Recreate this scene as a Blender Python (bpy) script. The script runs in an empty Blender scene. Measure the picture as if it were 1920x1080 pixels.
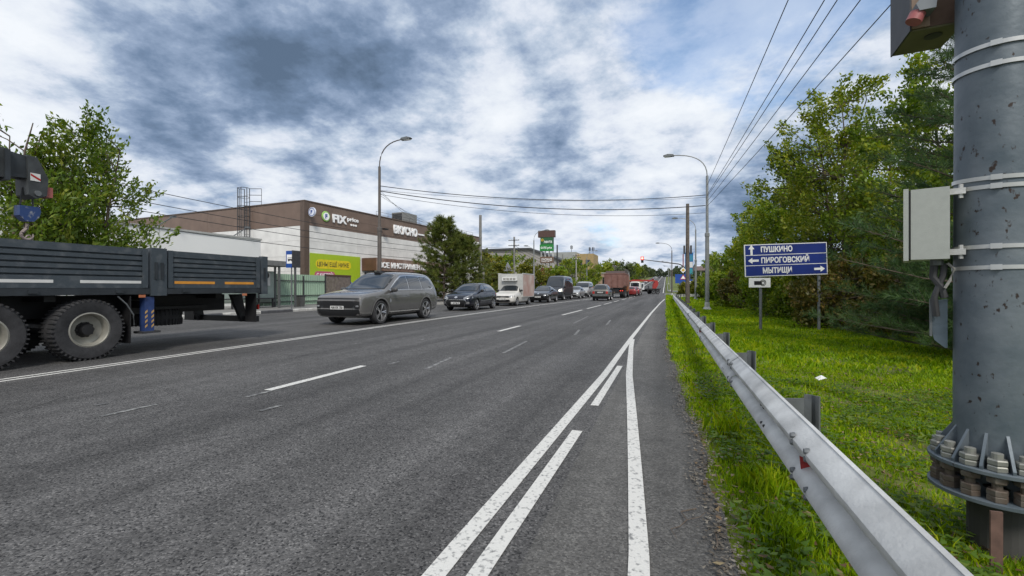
import bpy, bmesh, math, random
import numpy as np
from mathutils import Vector, Matrix
from mathutils.bvhtree import BVHTree
R = math.radians
sc = bpy.context.scene
C = sc.collection

# ------------------------------------------------------------------ camera
cam_d = bpy.data.cameras.new('camera'); cam = bpy.data.objects.new('camera', cam_d); C.objects.link(cam)
cam_d.lens = 16.0; cam_d.sensor_width = 36.0; cam_d.clip_start = 0.05; cam_d.clip_end = 9000
cam.location = (0, 0, 1.25); cam.rotation_euler = (R(90), 0, R(18.71))
sc.camera = cam

# ------------------------------------------------------------------ light
SUN_AZ, SUN_EL = R(150), R(46)     # compass style: 0 = +Y, 90 = +X
world = bpy.data.worlds.new('World'); sc.world = world; world.use_nodes = True
sun_d = bpy.data.lights.new('sun', 'SUN'); sun_d.energy = 2.4; sun_d.angle = R(16); sun_d.color = (1.0, .95, .88)
sun = bpy.data.objects.new('sun', sun_d); C.objects.link(sun)
sd = Vector((math.sin(SUN_AZ) * math.cos(SUN_EL), math.cos(SUN_AZ) * math.cos(SUN_EL), math.sin(SUN_EL)))
sun.rotation_euler = sd.to_track_quat('Z', 'Y').to_euler()
sc.view_settings.view_transform = 'Standard'; sc.view_settings.look = 'None'
sc.view_settings.gamma = 1; sc.view_settings.exposure = 0.18; sc.view_settings.use_curve_mapping = False

def build_sky():
    nt = world.node_tree; N = nt.nodes; L = nt.links; N.clear()
    def n(t, **k):
        o = N.new(t)
        for a, b in k.items(): setattr(o, a, b)
        return o
    def m(op, a, b=None, clamp=False):
        o = n('ShaderNodeMath', operation=op, use_clamp=clamp)
        for i, v in enumerate((a, b)):
            if v is None: continue
            if isinstance(v, (int, float)): o.inputs[i].default_value = v
            else: L.new(v, o.inputs[i])
        return o.outputs[0]
    out = n('ShaderNodeOutputWorld'); bg = n('ShaderNodeBackground'); bg.inputs[1].default_value = 0.1
    L.new(bg.outputs[0], out.inputs[0])
    sky = n('ShaderNodeTexSky', sky_type='NISHITA'); sky.sun_disc = False
    sky.sun_elevation = SUN_EL; sky.sun_rotation = SUN_AZ
    tc = n('ShaderNodeTexCoord'); sep = n('ShaderNodeSeparateXYZ'); L.new(tc.outputs['Generated'], sep.inputs[0])
    zc = m('ADD', m('MAXIMUM', sep.outputs[2], 0.0), 0.26)
    cmb = n('ShaderNodeCombineXYZ')
    L.new(m('DIVIDE', sep.outputs[0], zc), cmb.inputs[0]); L.new(m('DIVIDE', sep.outputs[1], zc), cmb.inputs[1])
    def noise(scale, detail, rough, loc, dist=0.0):
        mp = n('ShaderNodeMapping'); mp.inputs['Location'].default_value = loc; L.new(cmb.outputs[0], mp.inputs[0])
        t = n('ShaderNodeTexNoise'); t.inputs['Scale'].default_value = scale; t.inputs['Detail'].default_value = detail
        t.inputs['Roughness'].default_value = rough; t.inputs['Distortion'].default_value = dist
        L.new(mp.outputs[0], t.inputs['Vector']); return t.outputs[0]
    nb = noise(1.9, 13, .60, (4.6, 6.2, 0), .1)        # large masses
    nf = noise(5.0, 13, .62, (1.3, 2.1, 4), .1)        # billows
    nv = noise(1.2, 8, .58, (9.2, 5.4, 2), .2)         # gaps with blue
    th = R(18.71)
    def direction(px, py):
        v = Vector(((px - 960) / 853.33, (540 - py) / 853.33, 1.0)).normalized()
        return (v.x * math.cos(th) - v.z * math.sin(th), v.x * math.sin(th) + v.z * math.cos(th), v.y)
    # where the heavier and lighter banks of this sky stand: direction, reach, weight
    banks = [((390, 40), .24, .26), ((620, 165), .19, .34), ((860, 40), .24, .24), ((290, 170), .12, .18), ((985, 300), .15, .26), ((1110, 90), .18, .14), ((1060, 200), .12, .08),
             ((1430, 385), .16, .28), ((1190, 415), .12, .16), ((320, 295), .10, .10), ((930, 190), .16, -.12), ((1000, 440), .14, -.10),
             ((60, 230), .30, -.08), ((930, 180), .12, -.18), ((1250, 240), .18, -.05), ((1180, 465), .10, -.10), ((120, 40), .14, -.10), ((700, 300), .12, -.08)]
    bias = None
    for (p, reach, w) in banks:
        d = n('ShaderNodeVectorMath', operation='DISTANCE'); L.new(tc.outputs['Generated'], d.inputs[0]); d.inputs[1].default_value = direction(*p)
        mr = n('ShaderNodeMapRange', interpolation_type='SMOOTHERSTEP'); L.new(d.outputs['Value'], mr.inputs[0])
        mr.inputs[1].default_value = 0; mr.inputs[2].default_value = reach * 1.35; mr.inputs[3].default_value = w; mr.inputs[4].default_value = 0
        bias = mr.outputs[0] if bias is None else m('ADD', bias, mr.outputs[0])
    dens = m('ADD', m('ADD', m('SUBTRACT', m('MULTIPLY', nb, .95), .30), m('MULTIPLY', nf, .70)), m('MULTIPLY', bias, .72))
    ramp = n('ShaderNodeValToRGB'); L.new(dens, ramp.inputs[0])
    e = ramp.color_ramp.elements
    e[0].position = .34; e[0].color = (8.0, 8.35, 8.8, 1)
    e[1].position = .93; e[1].color = (1.0, 1.5, 2.3, 1)
    for pos, col in ((.46, (7.2, 7.65, 8.3, 1)), (.53, (6.4, 6.9, 7.8, 1)), (.61, (4.5, 5.3, 6.5, 1)), (.70, (2.7, 3.5, 4.9, 1)), (.80, (1.6, 2.3, 3.5, 1))):
        x = e.new(pos); x.color = col
    gb = None
    for p, reach, w in (((1400, 40), .30, .17), ((1270, 110), .14, .08), ((1560, 60), .22, .08), ((1130, 440), .08, .06)):
        d = n('ShaderNodeVectorMath', operation='DISTANCE'); L.new(tc.outputs['Generated'], d.inputs[0]); d.inputs[1].default_value = direction(*p)
        mr = n('ShaderNodeMapRange', interpolation_type='SMOOTHERSTEP'); L.new(d.outputs['Value'], mr.inputs[0]); mr.inputs[2].default_value = reach * 1.3; mr.inputs[3].default_value = w; mr.inputs[4].default_value = 0
        gb = mr.outputs[0] if gb is None else m('ADD', gb, mr.outputs[0])
    gap = n('ShaderNodeMapRange', interpolation_type='SMOOTHSTEP'); L.new(m('ADD', m('ADD', nv, gb), m('MULTIPLY', nf, .35)), gap.inputs[0])
    gap.inputs[1].default_value = .80; gap.inputs[2].default_value = 1.0; gap.inputs[3].default_value = 1; gap.inputs[4].default_value = .42
    mix = n('ShaderNodeMixRGB'); L.new(gap.outputs[0], mix.inputs[0]); L.new(ramp.outputs[0], mix.inputs[2])
    sk = n('ShaderNodeMixRGB', blend_type='MULTIPLY'); sk.inputs[0].default_value = 1; L.new(sky.outputs[0], sk.inputs[1]); sk.inputs[2].default_value = (1.5, 1.75, 1.9, 1)
    L.new(sk.outputs[0], mix.inputs[1])
    L.new(mix.outputs[0], bg.inputs[0])
build_sky()

# ------------------------------------------------------------------ materials
MATS = {}
def mat(name, col, rough=.6, metal=0.0, var=.12, scale=6.0, bump=0.0, bscale=60.0, col2=None, spec=.5, thresh=None, coat=0.0, emit=None, island=0.0):
    if name in MATS: return MATS[name]
    m = bpy.data.materials.new(name); m.use_nodes = True; nt = m.node_tree; N, L = nt.nodes, nt.links
    b = N['Principled BSDF']; b.inputs['Roughness'].default_value = rough; b.inputs['Metallic'].default_value = metal
    b.inputs['Specular IOR Level'].default_value = spec; b.inputs['Coat Weight'].default_value = coat
    tc = N.new('ShaderNodeTexCoord'); t = N.new('ShaderNodeTexNoise'); t.inputs['Scale'].default_value = scale; t.inputs['Detail'].default_value = 6
    L.new(tc.outputs['Object'], t.inputs['Vector'])
    r = N.new('ShaderNodeValToRGB'); L.new(t.outputs[0], r.inputs[0])
    c2 = col2 if col2 else tuple(min(1, c * (1 + var)) for c in col); c1 = col if col2 else tuple(c * (1 - var) for c in col)
    lo, hi = thresh if thresh else (.3, .7)
    r.color_ramp.elements[0].position = lo; r.color_ramp.elements[1].position = hi
    r.color_ramp.elements[0].color = (*c1, 1); r.color_ramp.elements[1].color = (*c2, 1)
    last = r.outputs[0]
    if island:
        g = N.new('ShaderNodeNewGeometry'); h = N.new('ShaderNodeHueSaturation')
        mr = N.new('ShaderNodeMapRange'); L.new(g.outputs['Random Per Island'], mr.inputs[0]); mr.inputs[3].default_value = 1 - island; mr.inputs[4].default_value = 1 + island
        L.new(mr.outputs[0], h.inputs['Value']); L.new(last, h.inputs['Color']); last = h.outputs[0]
    L.new(last, b.inputs['Base Color'])
    if bump:
        t2 = N.new('ShaderNodeTexNoise'); t2.inputs['Scale'].default_value = bscale; t2.inputs['Detail'].default_value = 4; L.new(tc.outputs['Object'], t2.inputs['Vector'])
        bp = N.new('ShaderNodeBump'); bp.inputs['Strength'].default_value = bump; bp.inputs['Distance'].default_value = .02
        L.new(t2.outputs[0], bp.inputs['Height']); L.new(bp.outputs[0], b.inputs['Normal'])
    if emit:
        b.inputs['Emission Color'].default_value = (*emit[0], 1); b.inputs['Emission Strength'].default_value = emit[1]
    MATS[name] = m; return m

def leaf_mat(name, c1, c2, c3, trans=.35, scale=.9):
    if name in MATS: return MATS[name]
    m = bpy.data.materials.new(name); m.use_nodes = True; nt = m.node_tree; N, L = nt.nodes, nt.links; N.clear()
    out = N.new('ShaderNodeOutputMaterial'); g = N.new('ShaderNodeNewGeometry'); tc = N.new('ShaderNodeTexCoord')
    t = N.new('ShaderNodeTexNoise'); t.inputs['Scale'].default_value = scale; t.inputs['Detail'].default_value = 3; L.new(tc.outputs['Object'], t.inputs['Vector'])
    ad = N.new('ShaderNodeMath'); ad.operation = 'MULTIPLY_ADD'; L.new(g.outputs['Random Per Island'], ad.inputs[0]); ad.inputs[1].default_value = .55; 
    sb = N.new('ShaderNodeMath'); sb.operation = 'SUBTRACT'; L.new(t.outputs[0], sb.inputs[0]); sb.inputs[1].default_value = .28; L.new(sb.outputs[0], ad.inputs[2])
    r = N.new('ShaderNodeValToRGB'); L.new(ad.outputs[0], r.inputs[0]); e = r.color_ramp.elements
    e[0].position = .08; e[0].color = (*c1, 1); e[1].position = .88; e[1].color = (*c3, 1); x = e.new(.5); x.color = (*c2, 1)
    d = N.new('ShaderNodeBsdfPrincipled'); d.inputs['Roughness'].default_value = .5; d.inputs['Specular IOR Level'].default_value = .35; L.new(r.outputs[0], d.inputs['Base Color'])
    tr = N.new('ShaderNodeBsdfTranslucent'); h = N.new('ShaderNodeHueSaturation'); h.inputs['Saturation'].default_value = 1.1; h.inputs['Value'].default_value = 1.3
    L.new(r.outputs[0], h.inputs['Color']); L.new(h.outputs[0], tr.inputs[0])
    mx = N.new('ShaderNodeMixShader'); mx.inputs[0].default_value = trans; L.new(d.outputs[0], mx.inputs[1]); L.new(tr.outputs[0], mx.inputs[2]); L.new(mx.outputs[0], out.inputs[0])
    MATS[name] = m; return m

def asphalt_mat(name, dark, light, patch):
    m = bpy.data.materials.new(name); m.use_nodes = True; nt = m.node_tree; N, L = nt.nodes, nt.links; b = N['Principled BSDF']
    tc = N.new('ShaderNodeTexCoord')
    def noise(scale, detail=5, stretch=None, rough=.6):
        t = N.new('ShaderNodeTexNoise'); t.inputs['Scale'].default_value = scale; t.inputs['Detail'].default_value = detail; t.inputs['Roughness'].default_value = rough
        if stretch:
            mp = N.new('ShaderNodeMapping'); mp.inputs['Scale'].default_value = stretch; L.new(tc.outputs['Object'], mp.inputs[0]); L.new(mp.outputs[0], t.inputs['Vector'])
        else: L.new(tc.outputs['Object'], t.inputs['Vector'])
        return t.outputs[0]
    def ramp(src, p0, c0, p1, c1):
        r = N.new('ShaderNodeValToRGB'); L.new(src, r.inputs[0]); e = r.color_ramp.elements; e[0].position = p0; e[0].color = (*c0, 1); e[1].position = p1; e[1].color = (*c1, 1); return r.outputs[0]
    def mul(a, b_):
        x = N.new('ShaderNodeMixRGB'); x.blend_type = 'MULTIPLY'; x.inputs[0].default_value = 1; L.new(a, x.inputs[1]); L.new(b_, x.inputs[2]); return x.outputs[0]
    v = N.new('ShaderNodeTexVoronoi'); v.inputs['Scale'].default_value = 95; L.new(tc.outputs['Object'], v.inputs['Vector'])
    sp = N.new('ShaderNodeSeparateColor'); L.new(v.outputs['Color'], sp.inputs[0])
    mean = [(a * .5 + c * .5) for a, c in zip(dark, light)]
    r = N.new('ShaderNodeValToRGB'); L.new(sp.outputs[0], r.inputs[0]); e = r.color_ramp.elements
    e[0].position = 0.0; e[0].color = (*dark, 1); e[1].position = 1.0; e[1].color = (*light, 1); x = e.new(.25); x.color = (*[q * .75 for q in mean], 1); x = e.new(.8); x.color = (*[q * 1.1 for q in mean], 1)
    col = r.outputs[0]
    g3 = lambda q: (q, q, q)
    col = mul(col, ramp(noise(.9, 5, (1.5, .035, 1)), .34, g3(.64), .66, g3(1.36)))      # wheel tracks along the road
    col = mul(col, ramp(noise(.35, 7), .35, g3(.86), .65, g3(1.14)))                     # broad blotches
    col = mul(col, ramp(noise(5.0, 8), .3, g3(.84), .7, g3(1.14)))                       # small blotches
    col = mul(col, ramp(noise(1.3, 3, (1, .5, 1)), .70, g3(1.0), .76, g3(.62)))           # oil spots
    c = N.new('ShaderNodeTexVoronoi'); c.feature = 'DISTANCE_TO_EDGE'; c.inputs['Scale'].default_value = .34
    wp = N.new('ShaderNodeMixRGB'); wp.inputs[0].default_value = .12; L.new(tc.outputs['Object'], wp.inputs[1]); tn = N.new('ShaderNodeTexNoise'); tn.inputs['Scale'].default_value = 1.5; tn.inputs['Detail'].default_value = 6; L.new(tc.outputs['Object'], tn.inputs['Vector']); L.new(tn.outputs['Color'], wp.inputs[2]); L.new(wp.outputs[0], c.inputs['Vector'])
    ck = ramp(c.outputs['Distance'], .0, g3(.45), .0032, g3(1.0)); mk = ramp(noise(.16, 3), .52, g3(0), .6, g3(1)); mx = N.new('ShaderNodeMixRGB'); L.new(mk, mx.inputs[0]); mx.inputs[1].default_value = (1, 1, 1, 1); L.new(ck, mx.inputs[2]); col = mul(col, mx.outputs[0])
    L.new(col, b.inputs['Base Color']); b.inputs['Roughness'].default_value = .8; b.inputs['Specular IOR Level'].default_value = .35
    bp = N.new('ShaderNodeBump'); bp.inputs['Strength'].default_value = .8; bp.inputs['Distance'].default_value = .006
    L.new(v.outputs['Distance'], bp.inputs['Height']); bp.invert = True; L.new(bp.outputs[0], b.inputs['Normal'])
    MATS[name] = m; return m

def wear_paint(name, paint, under):
    return mat(name, under, .7, col2=paint, scale=38, thresh=(.31, .46), bump=.3, bscale=90)

M_ASPH = asphalt_mat('asphalt', (.014, .014, .015), (.165, .16, .155), (.10, .10, .10))
M_SHOULD = asphalt_mat('asphalt_worn', (.06, .058, .055), (.165, .16, .15), (.11, .105, .10))
M_PAINT = wear_paint('road_paint', (.62, .61, .575), (.22, .22, .215))
M_PAINTOLD = mat('road_paint_faded', (.10, .10, .10), .8, col2=(.26, .26, .25), scale=14, thresh=(.45, .6))
M_GALV = mat('galvanised', (.52, .52, .505), .55, .1, .28, 4, .15, 60)
M_GALVD = mat('galvanised_dull', (.15, .16, .165), .55, .4, .25, 7, .1, 30)
M_POLE = mat('pole_zinc', (.13, .165, .195), .5, .35, .3, 3.2, .15, 25)
M_BLACK = mat('black_plastic', (.012, .012, .013), .5)
M_RUBBER = mat('rubber', (.028, .028, .03), .85, var=.35, scale=9, bump=.3, bscale=40)
M_CONC = mat('concrete', (.30, .29, .27), .85, var=.2, scale=4, bump=.3)
M_CONCD = mat('concrete_dark', (.20, .195, .185), .85, var=.25, scale=3, bump=.3)
M_WHITE = mat('white_paint', (.72, .72, .70), .5, var=.06)
M_GLASS = mat('car_glass', (.012, .017, .022), .02, 0, .2, 2, spec=.9, coat=.25)
M_GLASSS = mat('side_glass', (.02, .025, .03), .02, 0, .2, 2, spec=1.0, coat=.6)
M_GLASSL = mat('clear_lamp', (.30, .31, .32), .1, .3, .3, 14, spec=.6)
M_CHROME = mat('chrome', (.6, .6, .6), .18, 1.0, .05)
M_RIM = mat('alloy_rim', (.45, .45, .46), .3, .85, .1)
M_PLATE = mat('plate_white', (.7, .7, .68), .5, var=.05)
M_RED = mat('lamp_red', (.35, .02, .015), .25, var=.1)
M_BARK = mat('bark', (.11, .085, .065), .9, var=.35, scale=12, bump=.5, bscale=30)
M_WIRE = mat('wire', (.02, .02, .022), .6)
M_STEELD = mat('dark_steel', (.055, .055, .058), .6, .3, .2, 8)

# ------------------------------------------------------------------ mesh helpers
class MB:
    def __init__(s): s.v = []; s.f = []
    def add(s, vs, fs):
        o = len(s.v); s.v += [tuple(v) for v in vs]; s.f += [tuple(i + o for i in f) for f in fs]; return s
    def box(s, x0, x1, y0, y1, z0, z1):
        return s.add([(x0, y0, z0), (x1, y0, z0), (x1, y1, z0), (x0, y1, z0), (x0, y0, z1), (x1, y0, z1), (x1, y1, z1), (x0, y1, z1)],
                     [(0, 3, 2, 1), (4, 5, 6, 7), (0, 1, 5, 4), (1, 2, 6, 5), (2, 3, 7, 6), (3, 0, 4, 7)])
    def cbox(s, c, d): return s.box(c[0] - d[0] / 2, c[0] + d[0] / 2, c[1] - d[1] / 2, c[1] + d[1] / 2, c[2] - d[2] / 2, c[2] + d[2] / 2)
    def prism(s, poly, axis, a, b):
        def p(u, w, t): return (t, u, w) if axis == 'x' else ((u, t, w) if axis == 'y' else (u, w, t))
        n = len(poly)
        return s.add([p(u, w, a) for u, w in poly] + [p(u, w, b) for u, w in poly],
                     [tuple(range(n))[::-1], tuple(range(n, 2 * n))] + [(i, (i + 1) % n, n + (i + 1) % n, n + i) for i in range(n)])
    def tube(s, pts, rad, n=8, cap=True):
        pts = [Vector(p) for p in pts]; k = len(pts)
        rs = rad if isinstance(rad, (list, tuple)) else [rad] * k
        vs = []; fs = []
        for i, p in enumerate(pts):
            d = (pts[min(i + 1, k - 1)] - pts[max(i - 1, 0)]).normalized()
            up = Vector((0, 0, 1)) if abs(d.z) < .95 else Vector((1, 0, 0))
            a = d.cross(up).normalized(); b = a.cross(d)
            for j in range(n):
                t = 2 * math.pi * j / n; vs.append(p + (a * math.cos(t) + b * math.sin(t)) * rs[i])
        for i in range(k - 1):
            for j in range(n): fs.append((i * n + j, i * n + (j + 1) % n, (i + 1) * n + (j + 1) % n, (i + 1) * n + j))
        if cap: fs += [tuple(range(n))[::-1], tuple(range((k - 1) * n, k * n))]
        return s.add(vs, fs)
    def lathe(s, prof, n=24, axis='z', c=(0, 0, 0)):
        vs = []; fs = []; k = len(prof)
        for j in range(n):
            t = 2 * math.pi * j / n
            for r, h in prof:
                a, b = r * math.cos(t), r * math.sin(t)
                q = (a, b, h) if axis == 'z' else ((h, a, b) if axis == 'x' else (a, h, b))
                vs.append((q[0] + c[0], q[1] + c[1], q[2] + c[2]))
        for j in range(n):
            for i in range(k - 1): fs.append((j * k + i, ((j + 1) % n) * k + i, ((j + 1) % n) * k + i + 1, j * k + i + 1))
        return s.add(vs, fs)
    def mesh(s, name, smooth=False):
        me = bpy.data.meshes.new(name); me.from_pydata(s.v, [], s.f); me.validate()
        bm = bmesh.new(); bm.from_mesh(me); bmesh.ops.recalc_face_normals(bm, faces=bm.faces); bm.to_mesh(me); bm.free()
        if smooth:
            me.polygons.foreach_set('use_smooth', [True] * len(me.polygons))
            try: me.set_sharp_from_angle(angle=R(38))
            except Exception: pass
        return me

def link(name, me, m, parent=None, loc=None, rot=None):
    if m is not None and len(me.materials) == 0: me.materials.append(m)
    o = bpy.data.objects.new(name, me); C.objects.link(o)
    if parent: o.parent = parent
    if loc: o.location = loc
    if rot: o.rotation_euler = rot
    return o
def obj(name, mb, m, parent=None, smooth=False, loc=None, rot=None): return link(name, mb.mesh(name, smooth), m, parent, loc, rot)
def tag(o, label, cat, group=None):
    o['label'] = label; o['category'] = cat
    if group: o['group'] = group
    return o
def thing(name, label, cat, loc=(0, 0, 0), rz=0, group=None):
    o = bpy.data.objects.new(name, None); C.objects.link(o); o.location = loc; o.rotation_euler = (0, 0, rz); return tag(o, label, cat, group)
def struct(o): o['kind'] = 'structure'; return o
def stuff(o): o['kind'] = 'stuff'; return o
def copy_tree(o, parent=None):
    c = o.copy(); C.objects.link(c); c.parent = parent
    for ch in list(o.children): copy_tree(ch, c)
    return c
def fast_mesh(name, verts, nper, smooth=False):
    """verts: (k*nper,3) array, each run of nper verts is one polygon"""
    verts = np.asarray(verts, dtype=np.float32); k = len(verts) // nper
    me = bpy.data.meshes.new(name); me.vertices.add(len(verts)); me.vertices.foreach_set('co', verts.ravel())
    me.loops.add(len(verts)); me.loops.foreach_set('vertex_index', np.arange(len(verts), dtype=np.int32))
    me.polygons.add(k); me.polygons.foreach_set('loop_start', np.arange(0, k * nper, nper, dtype=np.int32)); me.polygons.foreach_set('loop_total', np.full(k, nper, dtype=np.int32))
    me.update(calc_edges=True); return me
def text_mesh(body, size, ext=.01, bold=0.0, width=None):
    cu = bpy.data.curves.new('lettering', 'FONT'); cu.body = body; cu.size = size; cu.extrude = ext; cu.offset = bold; cu.align_x = 'LEFT'; cu.resolution_u = 2
    o = bpy.data.objects.new('lettering', cu); C.objects.link(o)
    dg = bpy.context.evaluated_depsgraph_get(); me = bpy.data.meshes.new_from_object(o.evaluated_get(dg)); bpy.data.objects.remove(o)
    co = np.array([v.co for v in me.vertices])
    if width and len(co):
        k = width / (co[:, 0].max() - co[:, 0].min())
        for v in me.vertices: v.co.x = (v.co.x - co[:, 0].min()) * k
    me.materials.clear(); return me
def text(name, body, size, m, parent, loc, rot, ext=.01, bold=0.0, width=None):
    return link(name, text_mesh(body, size, ext, bold, width), m, parent, loc, rot)

# ------------------------------------------------------------------ terrain and road
def hz(y):      # the road climbs beyond the crossing
    if y < 118: return 0.0
    if y < 180: return .00028 * (y - 118) ** 2
    h = .00028 * 62 ** 2 + .0347 * (y - 180)
    if y > 560: h = .00028 * 62 ** 2 + .0347 * 380 + (y - 560) * .012
    return h
def verge(x, y):    # the grass verge lies a little below the road
    if x < .3 or y > 86: return -.03
    t = min(1, (x - .3) / 2.2); return -.03 - .10 * t * t * (3 - 2 * t)
def edge_x(y):
    e = .36 - .036 * max(0, y - 1.0) if y < 11 else 0.0
    if y < 60: e += .035 * math.sin(y * 2.7) * math.sin(y * .9 + 1) + .02 * math.sin(y * 7.3)
    return e
def kerb_x(y):
    if y < 25: return -18.6
    if y < 35: t = (y - 25) / 10; return -18.6 + 4.1 * t * t * (3 - 2 * t)
    return -14.5

YS = list(np.concatenate([np.arange(-20, 0, 2), np.arange(0, 30, .25), np.arange(30, 120, 2), np.arange(120, 600, 8), np.arange(600, 1400, 60)]))
def sheet(name, m, left, right, ys, dz, nx=2):
    vs = []; fs = []
    for y in ys:
        a, b = left(y), right(y)
        for i in range(nx): x = a + (b - a) * i / (nx - 1); vs.append((x, y, hz(y) + dz(x, y) if callable(dz) else hz(y) + dz))
    for j in range(len(ys) - 1):
        for i in range(nx - 1): fs.append((j * nx + i, j * nx + i + 1, (j + 1) * nx + i + 1, (j + 1) * nx + i))
    return obj(name, MB().add(vs, fs), m)

M_SOIL = mat('meadow_soil', (.075, .075, .02), .95, var=.4, scale=2.2, col2=(.14, .19, .015), bump=.6, bscale=25)
gx = [-900, -300, -120, -60, -40, -30, -24, -20, -14, -8, -3, -.5, 0, .3, .7, 1.1, 1.6, 2.2, 3, 5, 8, 14, 24, 40, 80, 200, 500, 1200]
gy = [-300, -60, -20, -6] + list(np.arange(-4, 120, 2)) + list(np.arange(120, 600, 10)) + [640, 720, 900, 1300, 2000, 3500]
vs = [(x, y, hz(y) + (verge(x, y) if x > 0 else -.06) ) for y in gy for x in gx]
n = len(gx)
fs = [(j * n + i, j * n + i + 1, (j + 1) * n + i + 1, (j + 1) * n + i) for j in range(len(gy) - 1) for i in range(n - 1)]
struct(obj('ground', MB().add(vs, fs), M_SOIL, smooth=True))
road = struct(sheet('road', M_ASPH, lambda y: kerb_x(y) if y < 118 else -14, lambda y: -.62 if y < 84 else -.2, YS, 0.0, 4))
should = struct(sheet('road_shoulder', M_SHOULD, lambda y: -.62, edge_x, [y for y in YS if y < 84], 0.0, 3))
crossing = struct(obj('side_road', MB().add([(-.3, 84, .004), (60, 84, .004), (60, 108, .004), (-.3, 108, .004)], [(0, 1, 2, 3)]), mat('pale_asphalt', (.17, .17, .165), .85, var=.2, scale=.7, bump=.3)))
struct(obj('side_road', MB().add([(-14, 84, .004), (-80, 84, .004), (-80, 108, .004), (-14, 108, .004)], [(0, 3, 2, 1)]), MATS['pale_asphalt']))

def marking(pts_l, pts_r, m=None, z=.005):
    k = len(pts_l); vs = [(x, y, hz(y) + z) for x, y in pts_l] + [(x, y, hz(y) + z) for x, y in pts_r]
    fs = [(i, k + i, k + i + 1, i + 1) for i in range(k - 1)]
    o = obj('lane_marking', MB().add(vs, fs), m or M_PAINT, road); return o
def stripe(pts, w, m=None, z=.005):
    marking([(x - w / 2, y) for x, y in pts], [(x + w / 2, y) for x, y in pts], m, z)
stripe([(-1.0, -2), (-.95, 2), (-.84, 6.6), (-.82, 12), (-.76, 18), (-.70, 24), (-.45, 40), (-.15, 54)], .10)
stripe([(-.02, -2), (-.06, 1.0), (-.12, 2.2), (-.20, 3.2), (-.30, 4.4), (-.50, 6.7), (-.70, 9.9), (-.77, 11.4)], .093, z=.009)
stripe([(-.80, -1.5), (-.775, 1.9), (-.735, 3.95)], .09)
stripe([(-.72, 4.85), (-.70, 7.45)], .085)
for a, b in ((4.3, 6.15), (12.3, 14.3), (20.6, 25.8), (27.4, 33.4), (35, 40), (41.8, 46), (49, 55), (58, 64), (67, 73)):
    stripe([(-4.62 + .004 * a, a), (-4.62 + .004 * b, b)], .12)
for dx in (-.09, .09):
    stripe([(-8.45 + dx, -4), (-8.5 + dx, 4), (-8.62 + dx, 9), (-8.75 + dx, 13), (-8.82 + dx, 20), (-8.8 + dx, 32), (-8.4 + dx, 44), (-7.9 + dx, 60), (-7.4 + dx, 82)], .085)
for a, b, x in ((8.2, 10.2, -2.95), (12, 13.5, -2.3), (15.5, 18, -1.9), (6.2, 7.4, -3.5), (16, 20, -3.1)): stripe([(x, a), (x - .15, b)], .07, M_PAINTOLD)
for x, y, l in ((-5.2, 2.9, .5), (-5.75, 3.15, .12), (-3.9, 3.55, .25), (-4.55, 3.95, .35), (-6.6, 8.4, .3), (-5.6, 9.6, .25), (-4.9, 10.6, .2), (-4.3, 6.4, .3)): stripe([(x, y), (x + .02, y + l)], .06, M_PAINTOLD)
stripe([(-4.2, 118), (-4.2, 560)], .25); stripe([(-.7, 118), (-.7, 560)], .2); stripe([(-8, 118), (-8, 560)], .25)

# pavement on the left and its kerb stones
pave = struct(sheet('pavement', mat('paving', (.20, .195, .185), .9, var=.2, scale=2.2, bump=.4), lambda y: -60, lambda y: kerb_x(y) - .16, [y for y in YS if -16 <= y <= 84], .13, 3))
M_KW = mat('kerb_white', (.46, .45, .42), .85, var=.25, scale=5); M_KD = mat('kerb_dark', (.07, .07, .075), .85, var=.3, scale=5)
y = 4.0; i = 0
while y < 82:
    l = 1.0 if y < 40 else 3.0
    x0, x1 = kerb_x(y), kerb_x(y + l)
    ang = math.atan2(-(x1 - x0), l)
    ll = math.hypot(x1 - x0, l) - .012
    k = obj('kerb_stone', MB().prism([(-.16, -.1), (0, -.1), (0, .10), (-.025, .14), (-.16, .14)], 'y', 0, ll), M_KD if (13 < y < 30 and i % 4 in (1, 2)) else (M_KW if y < 30 else M_CONC), pave, loc=(x0, y, 0), rot=(0, 0, ang))
    y += l; i += 1

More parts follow.
